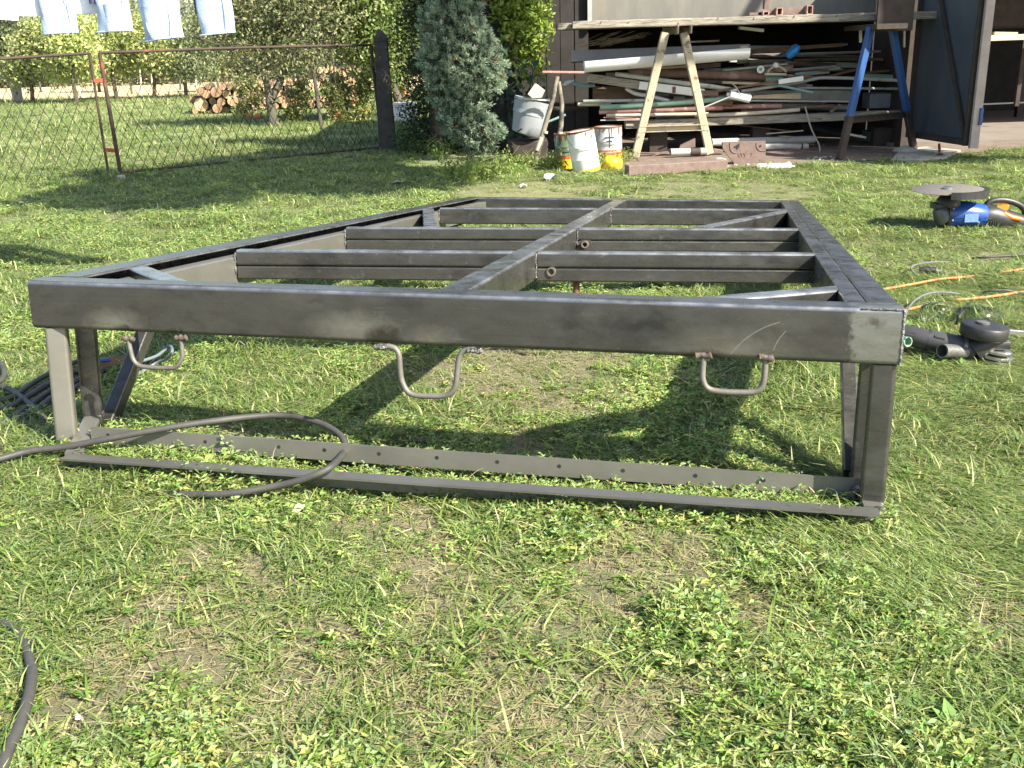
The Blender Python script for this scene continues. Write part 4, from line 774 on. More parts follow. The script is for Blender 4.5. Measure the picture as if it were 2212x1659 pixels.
# weeds round the foot of spruce, poles and cans
def weeds(name, label, spots, h_, n, cols, cat='weeds', size=.02):
    p = spots[0]; t_ = thing(name, label, cat, p)
    mb = MB()
    for s_ in spots:
        for k in range(9): q = s_ + V(random.gauss(0, .07), random.gauss(0, .05), 0); mb.tube(smoothpath([q, q + V(random.gauss(0, .04), random.gauss(0, .03), h_ * .6), q + V(random.gauss(0, .1), random.gauss(0, .06), h_ * random.uniform(.8, 1.3))], 3), .0022, 3)
    part('stems', mb, mk('weed_stem', (.17, .22, .06), (.25, .24, .1), 9, .7), t_, kind='stuff'); crown('leaves', t_, [(s_ + V(0, 0, h_ * .45), (.16, .12, h_ * .5)) for s_ in spots], n, size, cols, LEAF, 8, .03, .1, .4, .5, .2)
WC = [(.20, .28, .06), (.28, .34, .10), (.14, .21, .04)]
weeds('weed_clump', 'tall pale weeds growing at the foot of the blue-green spruce', [gd(1040, 382), gd(1062, 388), gd(1010, 392), gd(985, 388), gd(1090, 378)], .22, 1300, WC); weeds('weed_clump', 'weeds growing round the feet of the two leaning poles', [gd(1125, 368), gd(1160, 365), gd(1195, 367)], .16, 700, WC)
weeds('weed_clump', 'low bright weeds in front of the paint cans', [gd(1300, 362), gd(1325, 358), gd(1345, 352), gd(1285, 370)], .14, 1100, WC, size=.016); weeds('weed_clump', 'dark nettles in the shade left of the concrete post base', [gd(880, 325), gd(910, 335), gd(950, 345)], .25, 1100, [(.08, .13, .03), (.11, .17, .04)])

# ------------------------------------------------------------------ orchard, logs and far trees
def ap(u, v, y): return at(u, v, y)
t_ = thing('apple_tree', 'sparse old apple tree with a forked lichen-covered trunk behind the gate', 'tree', gd(592, 272)); ty = gd(592, 272).y; S = mpp(ty, 2)
def T(u, v, d=0): return at(u, v, ty + d)
mb = MB(); a = trunk(mb, gd(592, 272) - V(0, 0, .1), T(582, 210), .10, .075, 8, .05); b1 = trunk(mb, T(582, 212), T(560, 120), .07, .04); b2 = trunk(mb, T(587, 212), T(625, 130, .3), .08, .05); b3 = trunk(mb, T(560, 120), T(500, 20), .055, .03); b4 = trunk(mb, T(560, 122), T(640, -20), .05, .025); b5 = trunk(mb, T(625, 130), T(720, 60), .045, .02); b6 = trunk(mb, T(570, 150), T(470, 95, -.4), .04, .015)
for q in (b3, b4, b5, b6, b1): limbs(mb, q, 7, .9, .022, .45, 2)
limbs(mb, a, 3, .5, .02); part('trunk', mb, BARKG, t_)
crown('crown', t_, [(T(u, v, d), (rx * S, rx * S * .8, ry * S)) for u, v, rx, ry, d in ((500, 30, 80, 60, 0), (600, 50, 80, 55, .3), (690, 40, 70, 60, 0), (640, 115, 70, 45, 0), (540, 120, 60, 35, 0), (450, 70, 50, 40, 0), (620, -40, 160, 60, 0))], 14000, .040, [(.24, .28, .11), (.32, .35, .16), (.18, .22, .09), (.34, .32, .15), (.42, .42, .23)], LEAF, 9, .16, .15, .42, 0, .1)
t_ = thing('pear_tree', 'leafy green fruit tree right behind the concrete gate post', 'tree', gd(790, 268)); py_ = gd(790, 268).y + 1; S = mpp(py_, 2)
mb = MB(); a = trunk(mb, V(gd(790, 268).x + .6, py_ + 1, -.1), at(800, 100, py_ + 1), .1, .07); limbs(mb, a, 12, 1.0, .03, .4, 2); trunk(mb, at(800, 100, py_ + 1), at(790, -60, py_), .07, .03); part('trunk', mb, BARK, t_)
crown('crown', t_, [(at(u, v, py_ + d), (rx * S, rx * S * .9, ry * S)) for u, v, rx, ry, d in ((800, 60, 65, 70, 0), (760, 100, 40, 45, 0), (850, 110, 40, 60, .3), (780, -30, 110, 60, 0), (820, 150, 45, 30, .2), (720, 30, 50, 40, 0), (872, 30, 50, 80, .5))], 15000, .045, [(.19, .26, .07), (.26, .33, .11), (.12, .18, .045), (.36, .39, .16)], LEAF, 12, .12, .3, .48, 0, .2)
# trees at the field edge
def far_tree(u, vbase_y, cu, blobs_, n, size, cols, label, name='field_tree', cat='tree', trunk_r=.07, lean=0):
    y = vbase_y; b0 = at(u, 150, y); b0 = V(b0.x, y, 0); t_ = thing(name, label, cat, b0, 'trees beyond the fence'); S = mpp(y, 2); mb = MB(); a = trunk(mb, b0 - V(0, 0, .1), b0 + V(lean, 0, 2.6), trunk_r, trunk_r * .5, 7, .03); limbs(mb, a, 6, 1.1, trunk_r * .4, .6, 1); part('trunk', mb, BARK, t_)
    crown('crown', t_, [(at(q[0], q[1], y + random.uniform(-.5, .5)), (q[2] * S, q[2] * S * .9, q[3] * S)) for q in blobs_], n, size, cols, LEAF, 14, .2, .25, .5, .1, .3)
YG = [(.36, .42, .14), (.44, .47, .19), (.28, .35, .12), (.50, .48, .22)]; GG = [(.27, .33, .15), (.34, .38, .20), (.20, .26, .12), (.38, .39, .22)]  # leaf colours lightened to suggest distant haze
far_tree(60, 33, 60, [(75, 110, 45, 45), (100, 80, 45, 35), (45, 150, 40, 25)], 8820, .058, YG, 'yellow-green bushy tree at the far left behind the lattice pole'); far_tree(155, 32, 160, [(150, 80, 50, 45), (170, 130, 48, 35), (125, 140, 30, 30)], 9660, .058, YG, 'bright yellow-green tree above a thick dark stump between the two gate leaves')
far_tree(243, 34, 240, [(235, 90, 45, 45), (262, 125, 42, 35), (215, 130, 30, 30)], 8820, .058, YG, 'thin-stemmed yellow-green tree just right of the gate opening'); far_tree(326, 34, 330, [(315, 95, 45, 40), (350, 120, 42, 35), (330, 60, 45, 35)], 8820, .058, YG, 'yellow-green tree under the jeans left of the log stack', lean=.2)
far_tree(396, 34, 400, [(395, 110, 42, 40), (430, 90, 42, 40), (415, 140, 36, 22)], 7560, .058, GG, 'dull green tree right above the stacked logs'); far_tree(208, 44, 210, [(200, 120, 36, 32), (230, 140, 30, 22)], 3400, .07, YG, 'small yellow tree in the back row at the stubble field')
far_tree(20, 36, 10, [(5, 110, 45, 50), (-10, 70, 50, 50), (20, 60, 30, 40)], 7560, .058, [(.08, .11, .05), (.11, .14, .07), (.16, .18, .10)], 'dark willow-like tree at the very left edge'); far_tree(480, 40, 480, [(470, 120, 45, 40), (500, 80, 40, 40)], 5600, .07, GG, 'grey-green tree directly behind the apple tree')
st = gd(158, 205); single('tree_stump', MB().tube([V(st.x, 33, -.05), V(st.x - .05, 33, .4), V(st.x - .05, 33, .9), V(st.x - .2, 33, 1.5)], [.45, .33, .3, .35], 10), BARK, 'thick dark stump under the bright tree between the gate leaves', 'stump')
for i in range(15):
    u = -60 + i * 76 + random.uniform(-20, 20); y = random.uniform(60, 82); b0 = at(u, 150, y); b0 = V(b0.x, y, 0); S = mpp(y, 3)
    kind_ = ['tall olive-green forest tree', 'grey-green forest tree with a rounded crown', 'dark forest tree with a ragged crown', 'brownish-green thinning forest tree'][i % 4]; where = ['behind the far left washing', 'behind the left jeans', 'above the gate opening', 'between the two pairs of jeans', 'behind the creased jeans leg', 'right of the right jeans', 'over the log stack', 'above the apple tree fork', 'left of the pear tree', 'behind the pear tree', 'above the second log stack', 'behind the concrete post', 'behind the yew', 'behind the spruce', 'behind the shed corner'][i]
    t_ = thing('forest_tree', f'{kind_} {where}', 'tree', b0, 'forest trees beyond the field'); mb = MB(); a = trunk(mb, b0 - V(0, 0, .2), b0 + V(random.uniform(-.5, .5), 0, 6), .16, .08, 6); limbs(mb, a, 6, 2, .06, .5, 1); part('trunk', mb, BARK, t_)
    cols = [[(.31, .36, .20), (.38, .42, .26), (.25, .29, .16)], [(.35, .39, .28), (.41, .44, .33), (.29, .33, .22)], [(.23, .28, .17), (.29, .32, .21), (.19, .22, .14)], [(.38, .37, .25), (.44, .41, .28), (.31, .32, .20)]][i % 4]  # pale leaf tones carry the haze of distance in place of an air volume
    crown('crown', t_, [(at(u + random.uniform(-45, 45), 170 - k * 34 + random.uniform(-10, 10), y + random.uniform(-2, 2)), (50 * S, 45 * S, 34 * S)) for k in range(8)], 8500, .11, cols, LEAF, 16, .45, .2, .5, .1, .2)
t_ = thing('undergrowth', 'dark undergrowth closing the far side of the stubble field', 'undergrowth', V(-15, 58, 0)); t_['kind'] = 'stuff'
crown('foliage', t_, [(V(x, 57 + random.uniform(-1, 3), random.uniform(.4, 1.2)), (2.2, 1.2, 1.0)) for x in range(-42, 12, 2)], 24000, .12, [(.05, .06, .035), (.08, .09, .05), (.11, .11, .06), (.15, .14, .08)], LEAF, 12, .4, .2, .5, .1, .2, kind='stuff')
# thin pale stems and stakes at the field edge
for i, (u, v0, v1, y) in enumerate(((172, 196, 172, 40), (284, 196, 165, 40), (306, 200, 150, 40), (390, 190, 155, 44), (424, 178, 148, 46), (470, 176, 145, 46), (330, 188, 160, 46), (88, 196, 168, 46), (200, 178, 152, 52), (118, 190, 168, 50))):
    b0 = at(u, v0, y); single('sapling', MB().tube([V(b0.x, y, -.05), at(u - 4, v1, y)], [.05, .03], 5), BARKG if i % 2 else PALEW, ['thin stem left of the thick dark stump', 'pale stem behind the bright tree right of the gate', 'bare stem left of the creased jeans leg', 'pale stem under the jeans hem', 'grey stem above the log stack', 'pale stem right above the log stack', 'grey stem between the two right fruit trees', 'pale stem right of the lattice pole', 'grey stem behind the gate opening', 'pale stem left of the gate opening'][i] + ' at the stubble field', 'sapling', 'bare stems at the field edge')
# lattice concrete pole at far left
pb = gd(40, 222); y = pb.y; t_ = thing('utility_pole', 'pale concrete lattice pole standing at the far left', 'utility pole', pb); S = mpp(y, 1)
p0, p1, q0, q1 = at(34, 224, y), at(20, 100, y), at(46, 222, y), at(28, 96, y)
part('upright', MB().beam(p0 - V(0, 0, .2), p1, .10, .10), CONC, t_); part('upright', MB().beam(q0 - V(0, 0, .2), q1, .10, .10), CONC, t_)
for k in range(9): part('cross_bar', MB().beam(p0.lerp(p1, (k + .7) / 9.5), q0.lerp(q1, (k + .7) / 9.5), .08, .10 if k else .9), CONC, t_)

# stacked logs
ly = gd(455, 246).y; SL = mpp(ly, .4)
def logobj(u, v, r, y, label, group, ln=1.1, notch=0):
    c = at(u, v, y); R = r * SL * y / ly; d = V(random.gauss(0, .05) - .10, 1, 0).normalized(); n = 14; prof = [1 + .07 * noise.noise(V(math.cos(2 * PI * i / n) * 1.5 + u, math.sin(2 * PI * i / n) * 1.5, v)) for i in range(n)]
    a = d.orthogonal().normalized(); b = d.cross(a); mk_ring = lambda p, s_: [p + (a * math.cos(2 * PI * i / n) + b * math.sin(2 * PI * i / n)) * R * prof[i] * s_ for i in range(n)]
    vs_ = mk_ring(c, 1) + mk_ring(c + d * ln, .97); mb = MB(); mb.add(vs_, [(i, (i + 1) % n, n + (i + 1) % n, n + i) for i in range(n)] + [tuple(range(n, 2 * n))], True); lg_ = single('log', mb, LOGBARK, label, 'log', group, loc=c + d * ln / 2 - V(0, 0, R))
    mc = MB(); mc.add(mk_ring(c - d * .012, .93) + mk_ring(c + d * .003, 1.0), [tuple(range(n))] + [(i, (i + 1) % n, n + (i + 1) % n, n + i) for i in range(n)]); part('cut_face', mc, LOGCUT, lg_)
L1 = [(1610, 838, 56, 'largest pale log, in the lower left of the left stack'), (1700, 808, 28, 'small brown-ended log just right of the largest log'), (1768, 815, 33, 'middle-sized log between the small brown log and the split white one'), (1862, 808, 43, 'pale split log with a star-shaped crack at the right of the left stack'), (1735, 868, 36, 'orange-ended log in the bottom row of the left stack'), (1650, 755, 34, 'log with a dark ringed heart above the largest log'), (1725, 738, 42, 'big brownish log in the upper middle of the left stack'), (1812, 755, 33, 'log under the top row, left of the gate wire crossing'), (1780, 695, 26, 'brown log in the top row of the left stack'), (1836, 690, 22, 'smallest log in the top row of the left stack'), (1890, 682, 38, 'wide yellowish log at the top right of the left stack'), (1598, 728, 30, 'grey weathered log at the upper left of the stack'), (1662, 694, 24, 'dark-ended log at the top left of the stack'), (1560, 893, 22, 'half-buried log at the bottom left corner of the stack'), (1683, 898, 22, 'small log resting on the grass below the orange-ended log'), (1805, 882, 26, 'yellow log at the bottom right of the left stack'), (1888, 748, 22, 'thin log wedged below the wide yellowish top log'), (1548, 800, 34, 'dark bark-covered log sticking out at the far left of the stack')]
for u, v, r, lab in L1: logobj(u * .27, v * .27, r * .27, ly + random.uniform(-.15, .15) + (.25 if 'dark bark' in lab else 0), lab, 'logs of the left stack')
k = 0
for row in range(7):
    for i in range(17):
        u = 520 + i * 15.5 + (7 if row % 2 else 0) + random.uniform(-2, 2); v = 232 - row * 12.5 + random.uniform(-1.5, 1.5) - .035 * (u - 520)
        if (row > 4 and u < 690) or random.random() < .12 or (655 < u < 690 and row > 1): continue
        logobj(u, v, random.uniform(22, 29) * .27, ly + 1.0 + random.uniform(-.1, .1), 'log in the long second stack half hidden by the apple tree and tomato plants', 'logs of the second stack', 1.0)
# garden stakes with tomato plants, fallen fruit, white crate
for i, (u, vb, vt, nf, lab) in enumerate(((535, 252, 158, 5, 'leftmost tomato plant, tied to two thin stakes'), (640, 262, 150, 4, 'tomato plant right of the apple trunk'), (718, 262, 138, 5, 'tomato plant tied to a pair of pale stakes'), (735, 256, 140, 6, 'tall tomato plant in the middle of the row'), (780, 258, 150, 6, 'tomato plant hidden behind the gate upright'), (878, 240, 150, 7, 'tomato plant with orange fruit between post and yew'))):
    b0 = gd(u, vb); y = b0.y; t_ = thing('tomato_plant', lab, 'tomato plant', b0); S = mpp(y, .5)
    part('stake', MB().tube([b0 - V(0, 0, .05), at(u - 6, vt, y)], .018, 5), PALEW, t_); part('stake', MB().tube([b0 + V(.1, .1, -.05), at(u + 3, vt + 6, y)], .016, 5), PALEW, t_)
    crown('foliage', t_, [(at(u + random.uniform(-14, 14), vb - q, y + random.uniform(-.2, .2)), (20 * S, 20 * S, 20 * S)) for q in (12, 35, 60, 75)], 1300, .035, [(.20, .24, .06), (.28, .30, .10), (.35, .31, .14), (.14, .19, .05)], LEAF, 8, .07, .1, .5, 0, .1)
    for q in range((nf + 1) // 2): part('tomato', MB().lathe([(.005, -.024), (.024, -.014), (.03, 0), (.024, .016), (.005, .024)], at(u + random.uniform(-16, 16), vb - random.uniform(3, 55), y - .2), n=8), APPLE, t_)
for u, v, lab in ((539, 254, 'red apple lying in the grass left of the apple tree'), (556, 256, 'yellow-red apple second from the left in the grass'), (561, 253, 'red apple touching the yellow-red one'), (785, 244, 'red apple lying near the concrete post'), (700, 214, 'orange-red apple by the bare stake')):
    c = gd(u, v + 3); single('apple', MB().lathe([(.008, .0), (.05, .02), (.062, .055), (.05, .09), (.01, .10)], c, n=10), APPLE, lab, 'apple')
sk = gd(696, 284); single('garden_stake', MB().tube([sk - V(0, 0, .05), at(677, 150, sk.y)], .03, 7), BARKG, 'single thick grey stake standing in front of the tomato row', 'stake')
cb = gd(868, 264); t_ = thing('white_crate', 'white box standing in the sun between the concrete post and yew', 'crate', cb); S = mpp(cb.y, .3)
part('box', MB().box(cb + V(.05, .3, .15), 45 * S, .5, .30), WHITEP, t_); part('lid', MB().box(cb + V(.05, .3, .31), 47 * S, .53, .03), WHITEG, t_)

# unseen walnut added outside the frame on the right: its leaves shade the left lawn and the right end of the bench
t_ = thing('added_shade_tree', 'unseen walnut tree added out of view on the right to shade lawn and bench', 'tree', V(7.8, 7.9, 0)); mb = MB()
a = trunk(mb, V(7.8, 7.9, -.1), V(7.3, 7.8, 5.6), .22, .15, 12, .02); trunk(mb, V(7.3, 7.8, 5.3), V(3.4, 6.3, 7.0), .10, .05); trunk(mb, V(7.3, 7.8, 5.4), V(7.6, 9.6, 7.2), .1, .05); limbs(mb, [V(3.6, 6.4, 6.9), V(4.2, 6.6, 6.7), V(3.0, 6.1, 7.0)], 12, 1.0, .03, .3, 1); part('trunk', mb, BARKG, t_)
crown('crown', t_, [(V(3.15, 5.6, 6.6), (1.25, 1.0, .6)), (V(4.0, 6.5, 6.9), (1.2, .8, .5)), (V(2.4, 4.8, 6.2), (.8, .5, .4)), (V(4.6, 7.3, 7.0), (1.0, .9, .6)), (V(4.5, 4.5, 6.6), (1.0, .75, .4)), (V(3.5, 4.6, 6.6), (.9, .6, .4)), (V(8.5, 6.75, 5.0), (.55, .5, .7)), (V(8.2, 6.9, 4.6), (.4, .4, .4)), (V(2.2, 4.2, 6.0), (.9, .5, .4))], 23000, .12, [(.09, .15, .035), (.13, .19, .05)], LEAF, 14, .14, .0, .5, 0, .1)

# ------------------------------------------------------------------ shed, its floor and the open steel door
WY = 12.5
mb = MB(); ed = []
for (a, b), (c, d) in zip(SLAB, SLAB[1:]):
    for k in range(10): x = a + (c - a) * k / 10; ed.append(V(x, b + (d - b) * k / 10 + .03 * noise.noise(V(x * 4, 1, 1)) + .02 * noise.noise(V(x * 13, 1, 5)), .012))
ed = [p for p in ed if p.x > .75]; bk = [V(p.x, 16.5, .012) for p in ed]; n = len(ed)
mb.add(ed + bk, [(i, i + 1, n + i + 1, n + i) for i in range(n - 1)]); struct('dirt_ground', mb, SOILM)
fx0 = 4.35; mb = MB(); mb.prism([V(fx0, 11.55, -.02), V(12, 11.4, -.02), V(12, 16.4, -.02), V(fx0 - .2, 16.4, -.02)], (0, 0, .07)); struct('shed_floor', mb, mk('worn_concrete_floor', (.24, .20, .165), (.16, .135, .115), 2.2, .9, 0, .3))
kerb = MB(); pts = [gd(1340, 374, .0), gd(1560, 368, .0), gd(1760, 358, .0), gd(1960, 346, .0)]; kerb.tube(smoothpath([p - V(0, 0, .022) for p in pts], 6), .034, 6); struct('path_edge', kerb, CONC)
shed = thing('shed', 'low grey shed with a dark lower wall behind the workbench', 'shed', V(3.0, WY, 0))
xl = at(1277, 20, WY).x; xj = 4.40; zb = at(1500, 44, WY).z - .06
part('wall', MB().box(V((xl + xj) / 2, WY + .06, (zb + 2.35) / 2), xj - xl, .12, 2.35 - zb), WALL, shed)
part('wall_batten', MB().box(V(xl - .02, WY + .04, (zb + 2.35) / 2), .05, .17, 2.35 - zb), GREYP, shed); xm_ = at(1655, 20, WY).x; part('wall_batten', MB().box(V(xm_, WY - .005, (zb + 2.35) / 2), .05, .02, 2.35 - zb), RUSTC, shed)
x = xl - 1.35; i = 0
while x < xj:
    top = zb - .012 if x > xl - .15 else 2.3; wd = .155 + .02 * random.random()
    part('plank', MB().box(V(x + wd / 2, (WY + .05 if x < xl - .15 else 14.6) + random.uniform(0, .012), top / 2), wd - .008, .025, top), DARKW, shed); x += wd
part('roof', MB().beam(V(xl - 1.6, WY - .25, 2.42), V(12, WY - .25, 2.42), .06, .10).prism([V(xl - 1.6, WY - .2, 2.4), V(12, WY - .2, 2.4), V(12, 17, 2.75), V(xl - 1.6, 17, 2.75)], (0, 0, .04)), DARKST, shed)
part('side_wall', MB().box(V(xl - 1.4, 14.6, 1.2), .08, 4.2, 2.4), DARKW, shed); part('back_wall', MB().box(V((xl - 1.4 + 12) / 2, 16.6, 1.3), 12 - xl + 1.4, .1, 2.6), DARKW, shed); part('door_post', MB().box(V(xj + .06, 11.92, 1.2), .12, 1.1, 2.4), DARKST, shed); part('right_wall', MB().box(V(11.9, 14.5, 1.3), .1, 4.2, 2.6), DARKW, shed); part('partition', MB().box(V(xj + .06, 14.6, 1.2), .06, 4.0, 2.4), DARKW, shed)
D0 = Vector((4.60, 10.08, 0)); D1 = Vector((4.46, 11.3, 0)); dd = (D1 - D0).normalized(); dn = Vector((dd.y, -dd.x, 0)); dn = -dn if dn.x > 0 else dn
def DP(t, z, o=0): return D0.lerp(D1, t) + V(0, 0, z) + dn * o
zd = .135; door = thing('shed_door', 'tall grey steel shed door standing wide open at the right end of the bench', 'door', V(4.4, 11, 0))
part('door_sheet', MB().prism([DP(0, zd), DP(1, zd), DP(1, 2.3), DP(0, 2.3)], -dn * .006), DOORM, door)
for z in (zd + .03, 2.25): part('frame_bar', MB().beam(DP(.03, z, .02), DP(1, z, .02), .03, .06), DARKST, door)
part('frame_bar', MB().beam(DP(.035, zd, .02), DP(.035, 2.3, .02), .07, .03, up=dd), DARKST, door); part('frame_bar', MB().beam(DP(.97, zd, .02), DP(.97, 2.3, .02), .07, .03, up=dd), DARKST, door)
part('brace_bar', MB().beam(DP(.06, zd + .05, .022), DP(.95, 2.2, .022), .045, .03, up=dn), DARKST, door)
part('door_edge', MB().beam(DP(-.012, zd - .02, -.02), DP(-.012, 2.3, -.02), .09, .035, up=dd), mk('pinkish_sunlit_edge', (.40, .33, .30), (.30, .25, .23), 9, .7, .1), door)  # edge coloured much lighter than the sheet to stand for sunlight
hp = DP(-.03, .42, -.05); part('blue_clip', MB().box(hp, .03, .03, .16), BLUET, door)
r0_ = gd(2030, 342); part('drop_rod', MB().tube([r0_, vplane(2029, 312, D0, D1)], .014, 8), REDR, door); part('rod_foot', MB().lathe([(.03, 0), (.035, .02), (.02, .05)], r0_, n=10), DARKST, door)
part('top_catch', MB().beam(at(1955, -30, 10.9), at(1953, 102, 10.9), .03, .015), PALEW, door)
# shelf board and things seen through the doorway
sy_ = 12.9; t_ = thing('wall_shelf', 'pale board shelf inside the doorway at the right edge', 'shelf', at(2180, 88, sy_))
part('board', MB().beam(at(2095, 84, sy_), at(2330, 76, sy_), .3, 12 * mpp(sy_)), PALEW, t_); part('bracket', MB().box(at(2205, 150, sy_ + .3), .05, .05, .9), DARKST, t_)
single('offcut', MB().beam(at(2146, 72, sy_), at(2196, 73, sy_), .06, .035), WOODR, 'short pale wood offcut lying on the doorway shelf', 'wood offcut'); single('tube_end', MB().tube([at(2098, 75, sy_), at(2138, 75, sy_)], .018, 10), WHITEP, 'white tube lying at the left end of the doorway shelf', 'tube')
single('metal_bar', MB().beam(at(2100, 226, 14.2), at(2330, 216, 14.2), .05, .02), GREYP, 'long grey bar lying across the dark back of the doorway', 'metal bar'); single('storage_chest', MB().box(at(2180, 20, 14.9), 1.3, .5, .5), DARKST, 'dark chest standing high in the back of the doorway', 'chest')
single('upright_post', MB().box(at(2206, 200, 14.9), .09, .09, 1.8), DARKST, 'dark upright post deep inside the doorway', 'post')

# ------------------------------------------------------------------ workbench on two trestles
BY = 11.05; zt = at(1500, 39, BY).z
x0, x1 = at(1194, 45, BY).x, at(2035, 30, BY).x
bench = thing('workbench', 'long workbench of weathered boards laid over a cream and a blue trestle', 'workbench', V((x0 + x1) / 2, BY + .4, 0)); th = 15.5 * mpp(BY, zt)
mb = MB().beam(V(at(1236, 40, BY).x, BY, zt - th / 2), V(x1, BY, zt - th / 2), .17, th, ch=.006, segs=46, wob=.006); part('board', mb, WOODW, bench, 'weathered front board with dark cracks')
for k in range(1, 5): part('board', MB().beam(V(x0 + (.05 if k > 1 else 0) + random.uniform(0, .1), BY + k * .185, zt - th / 2 - .004), V(x1 - random.uniform(0, .2), BY + k * .185, zt - th / 2 - .004), .17, th * .8, ch=.004, segs=20, wob=.004), WOODB if k > 1 else WOODW, bench)
part('under_batten', MB().beam(at(1234, 56, BY + .03), at(1500, 57, BY + .03), .08, .02), DARKW, bench)
for k in range(9): p = V(at(1290 + k * 82 + random.uniform(-20, 20), 40, BY).x, BY - .089, zt - th * random.uniform(.3, .6)); part('split_crack', MB().beam(p, p + V(random.uniform(.004, .02), 0, random.choice((-1, 1)) * th * random.uniform(.25, .42)), .003, .006), DARKW, bench)
def trestle(label, q, mat_top, mat_low, split, cb_, ch_at):
    """q(u, v) maps into the plane of the trestle; legs as angle-like bars, a channel across, a head on top"""
    f0, f1, h0, h1 = q; tr = thing('trestle', label, 'trestle', (f0 + f1) / 2); w_ = .085
    nrm = (f1 - f0).cross(V(0, 0, 1)).normalized()
    for a, b in ((f0, h0), (f1, h1)):
        m_ = a.lerp(b, split); part('leg', MB().beam(m_, b, w_, .05, up=nrm, ch=.006), mat_top, tr) if split > 0 else None
        part('leg_foot' if split > 0 else 'leg', MB().beam(a, m_ if split > 0 else b, w_, .05, up=nrm, ch=.006), mat_low, tr)
    c0, c1 = f0.lerp(h0, cb_), f1.lerp(h1, cb_); ex = (c1 - c0).normalized() * .04
    part('cross_bar', MB().extr([(-.03, -.032), (.03, -.032), (.03, -.026), (-.022, -.026), (-.022, .026), (.03, .026), (.03, .032), (-.03, .032)], c0 - ex - nrm * .0, c1 + ex, up=(0, 0, 1)), mat_low, tr)
    hc = (h0 + h1) / 2; return tr
gz = .014
wq = [gd(1372, 342, gz), gd(1533, 336, gz)]; wp = lambda u, v: vplane(u, v, wq[0], wq[1])
tr = trestle('cream-painted steel trestle carrying the left part of the bench', [wq[0] + V(0, 0, .02), wq[1] + V(0, 0, .02), wp(1437, 70), wp(1477, 70)], CREAM, CREAM, .0, .225, None)
part('head_channel', MB().extr([(-.075, -.09), (-.062, -.09), (-.062, -.012), (.062, -.012), (.062, -.09), (.075, -.09), (.075, 0), (-.075, 0)], wp(1475, 53) + V(0, -.14, 0), wp(1475, 53) + V(0, .9, 0)), CREAM, tr)
part('sill_beam', MB().beam(gd(1354, 368, .05) + V(0, 0, .0), gd(1566, 356, .05) + V(0, 0, .0), .12, .10), RUSTC, tr)
bq = [gd(1814, 344, gz), gd(1974, 324, gz)]; bp_ = lambda u, v: vplane(u, v, bq[0], bq[1])
tr = trestle('blue-painted steel trestle in the shade carrying the right end of the bench', [bq[0], bq[1], bp_(1881, 60), bp_(1927, 58)], BLUET, DARKST, .33, .305, None)
part('head_channel', MB().beam(bp_(1904, 58) + V(0, -.3, 0), bp_(1904, 58) + V(0, .7, 0), .3, .05), DARKST, tr)
part('hanging_plate', MB().box(bp_(1925, 20) + V(0, -.12, 0), .36, .04, .42), DARKST, tr, 'dark hanging plate above the blue legs')

# small rusty frames lying on the bench
for (u0, u1, v0, v1, lab) in ((1621, 1658, 31, 37, 'low rusty square tube on the bench, leftmost of three'), (1640, 1687, 22, 34, 'middle rusty channel piece lying on the bench'), (1690, 1752, 18, 33, 'rightmost and longest rusty channel piece on the bench')):
    y = BY + .08; a, b = at(u0, v1, y), at(u1, v1, y); a.z = b.z = zt + .012; h_ = (v1 - v0) * mpp(y); t_ = thing('channel_offcut', lab, 'steel offcut', (a + b) / 2, 'rusty offcuts on the bench')
    part('web', MB().box((a + b) / 2 + V(0, .04, h_ / 2), (b - a).length, .006, h_), RUSTC, t_)
    for p in (b, b - V(.055, 0, 0)): part('end_flange', MB().box(p + V(0, 0, h_ / 2), .010, .09, h_), PINKP, t_)
    part('flange', MB().box((b - V(.028, 0, 0)) + V(0, 0, h_ + .003), .066, .09, .008), PINKP, t_); part('flange', MB().box((b - V(.028, 0, 0)) + V(0, 0, -.003), .066, .09, .008), PINKP, t_)

# ------------------------------------------------------------------ the pile of pipes, boards and gutters under the bench
def pipe(p0, p1, r, mat, label, y0=11.6, y1=None, name='pipe', cat='pipe', mids=(), hollow=.18, group=None):
    y1 = y0 if y1 is None else y1; pts = [at(*p0, y0)]
    for k, q in enumerate(mids): pts.append(at(*q, y0 + (y1 - y0) * (k + 1) / (len(mids) + 1)))
    pts.append(at(*p1, y1)); pts = smoothpath(pts, 4) if mids else pts
    return single(name, MB().tube(pts, r * mpp(y0), 12, hollow=hollow), mat, label, cat, group)
def board(p0, p1, th_, dp, mat, label, y0=11.6, y1=None, name='board', cat='board', wob=.0, roll=(0, 0, 1)):
    y1 = y0 if y1 is None else y1; a, b = at(*p0, y0), at(*p1, y1); return single(name, MB().beam(a, b, dp, th_ * mpp(y0), up=roll, segs=12 if wob else 1, wob=wob), mat, label, cat)
board((1350, 269), (1952, 246), 17, .16, WOODW, 'weathered grey beam that carries the whole pile of pipes', 11.55, wob=.004, name='shelf_beam', cat='beam')
for i, u in enumerate((1420, 1640, 1900)):
    p = at(u, 290, 11.75); zt_ = at(u, 277, 11.6).z; single('support_block', MB().box(V(p.x, 11.72, zt_ / 2 + .005), .2, .16, zt_ - .0), DARKST, ['dark block under the left end of the grey beam', 'dark block under the middle of the grey beam', 'dark block under the shaded right end of the grey beam'][i], 'block')
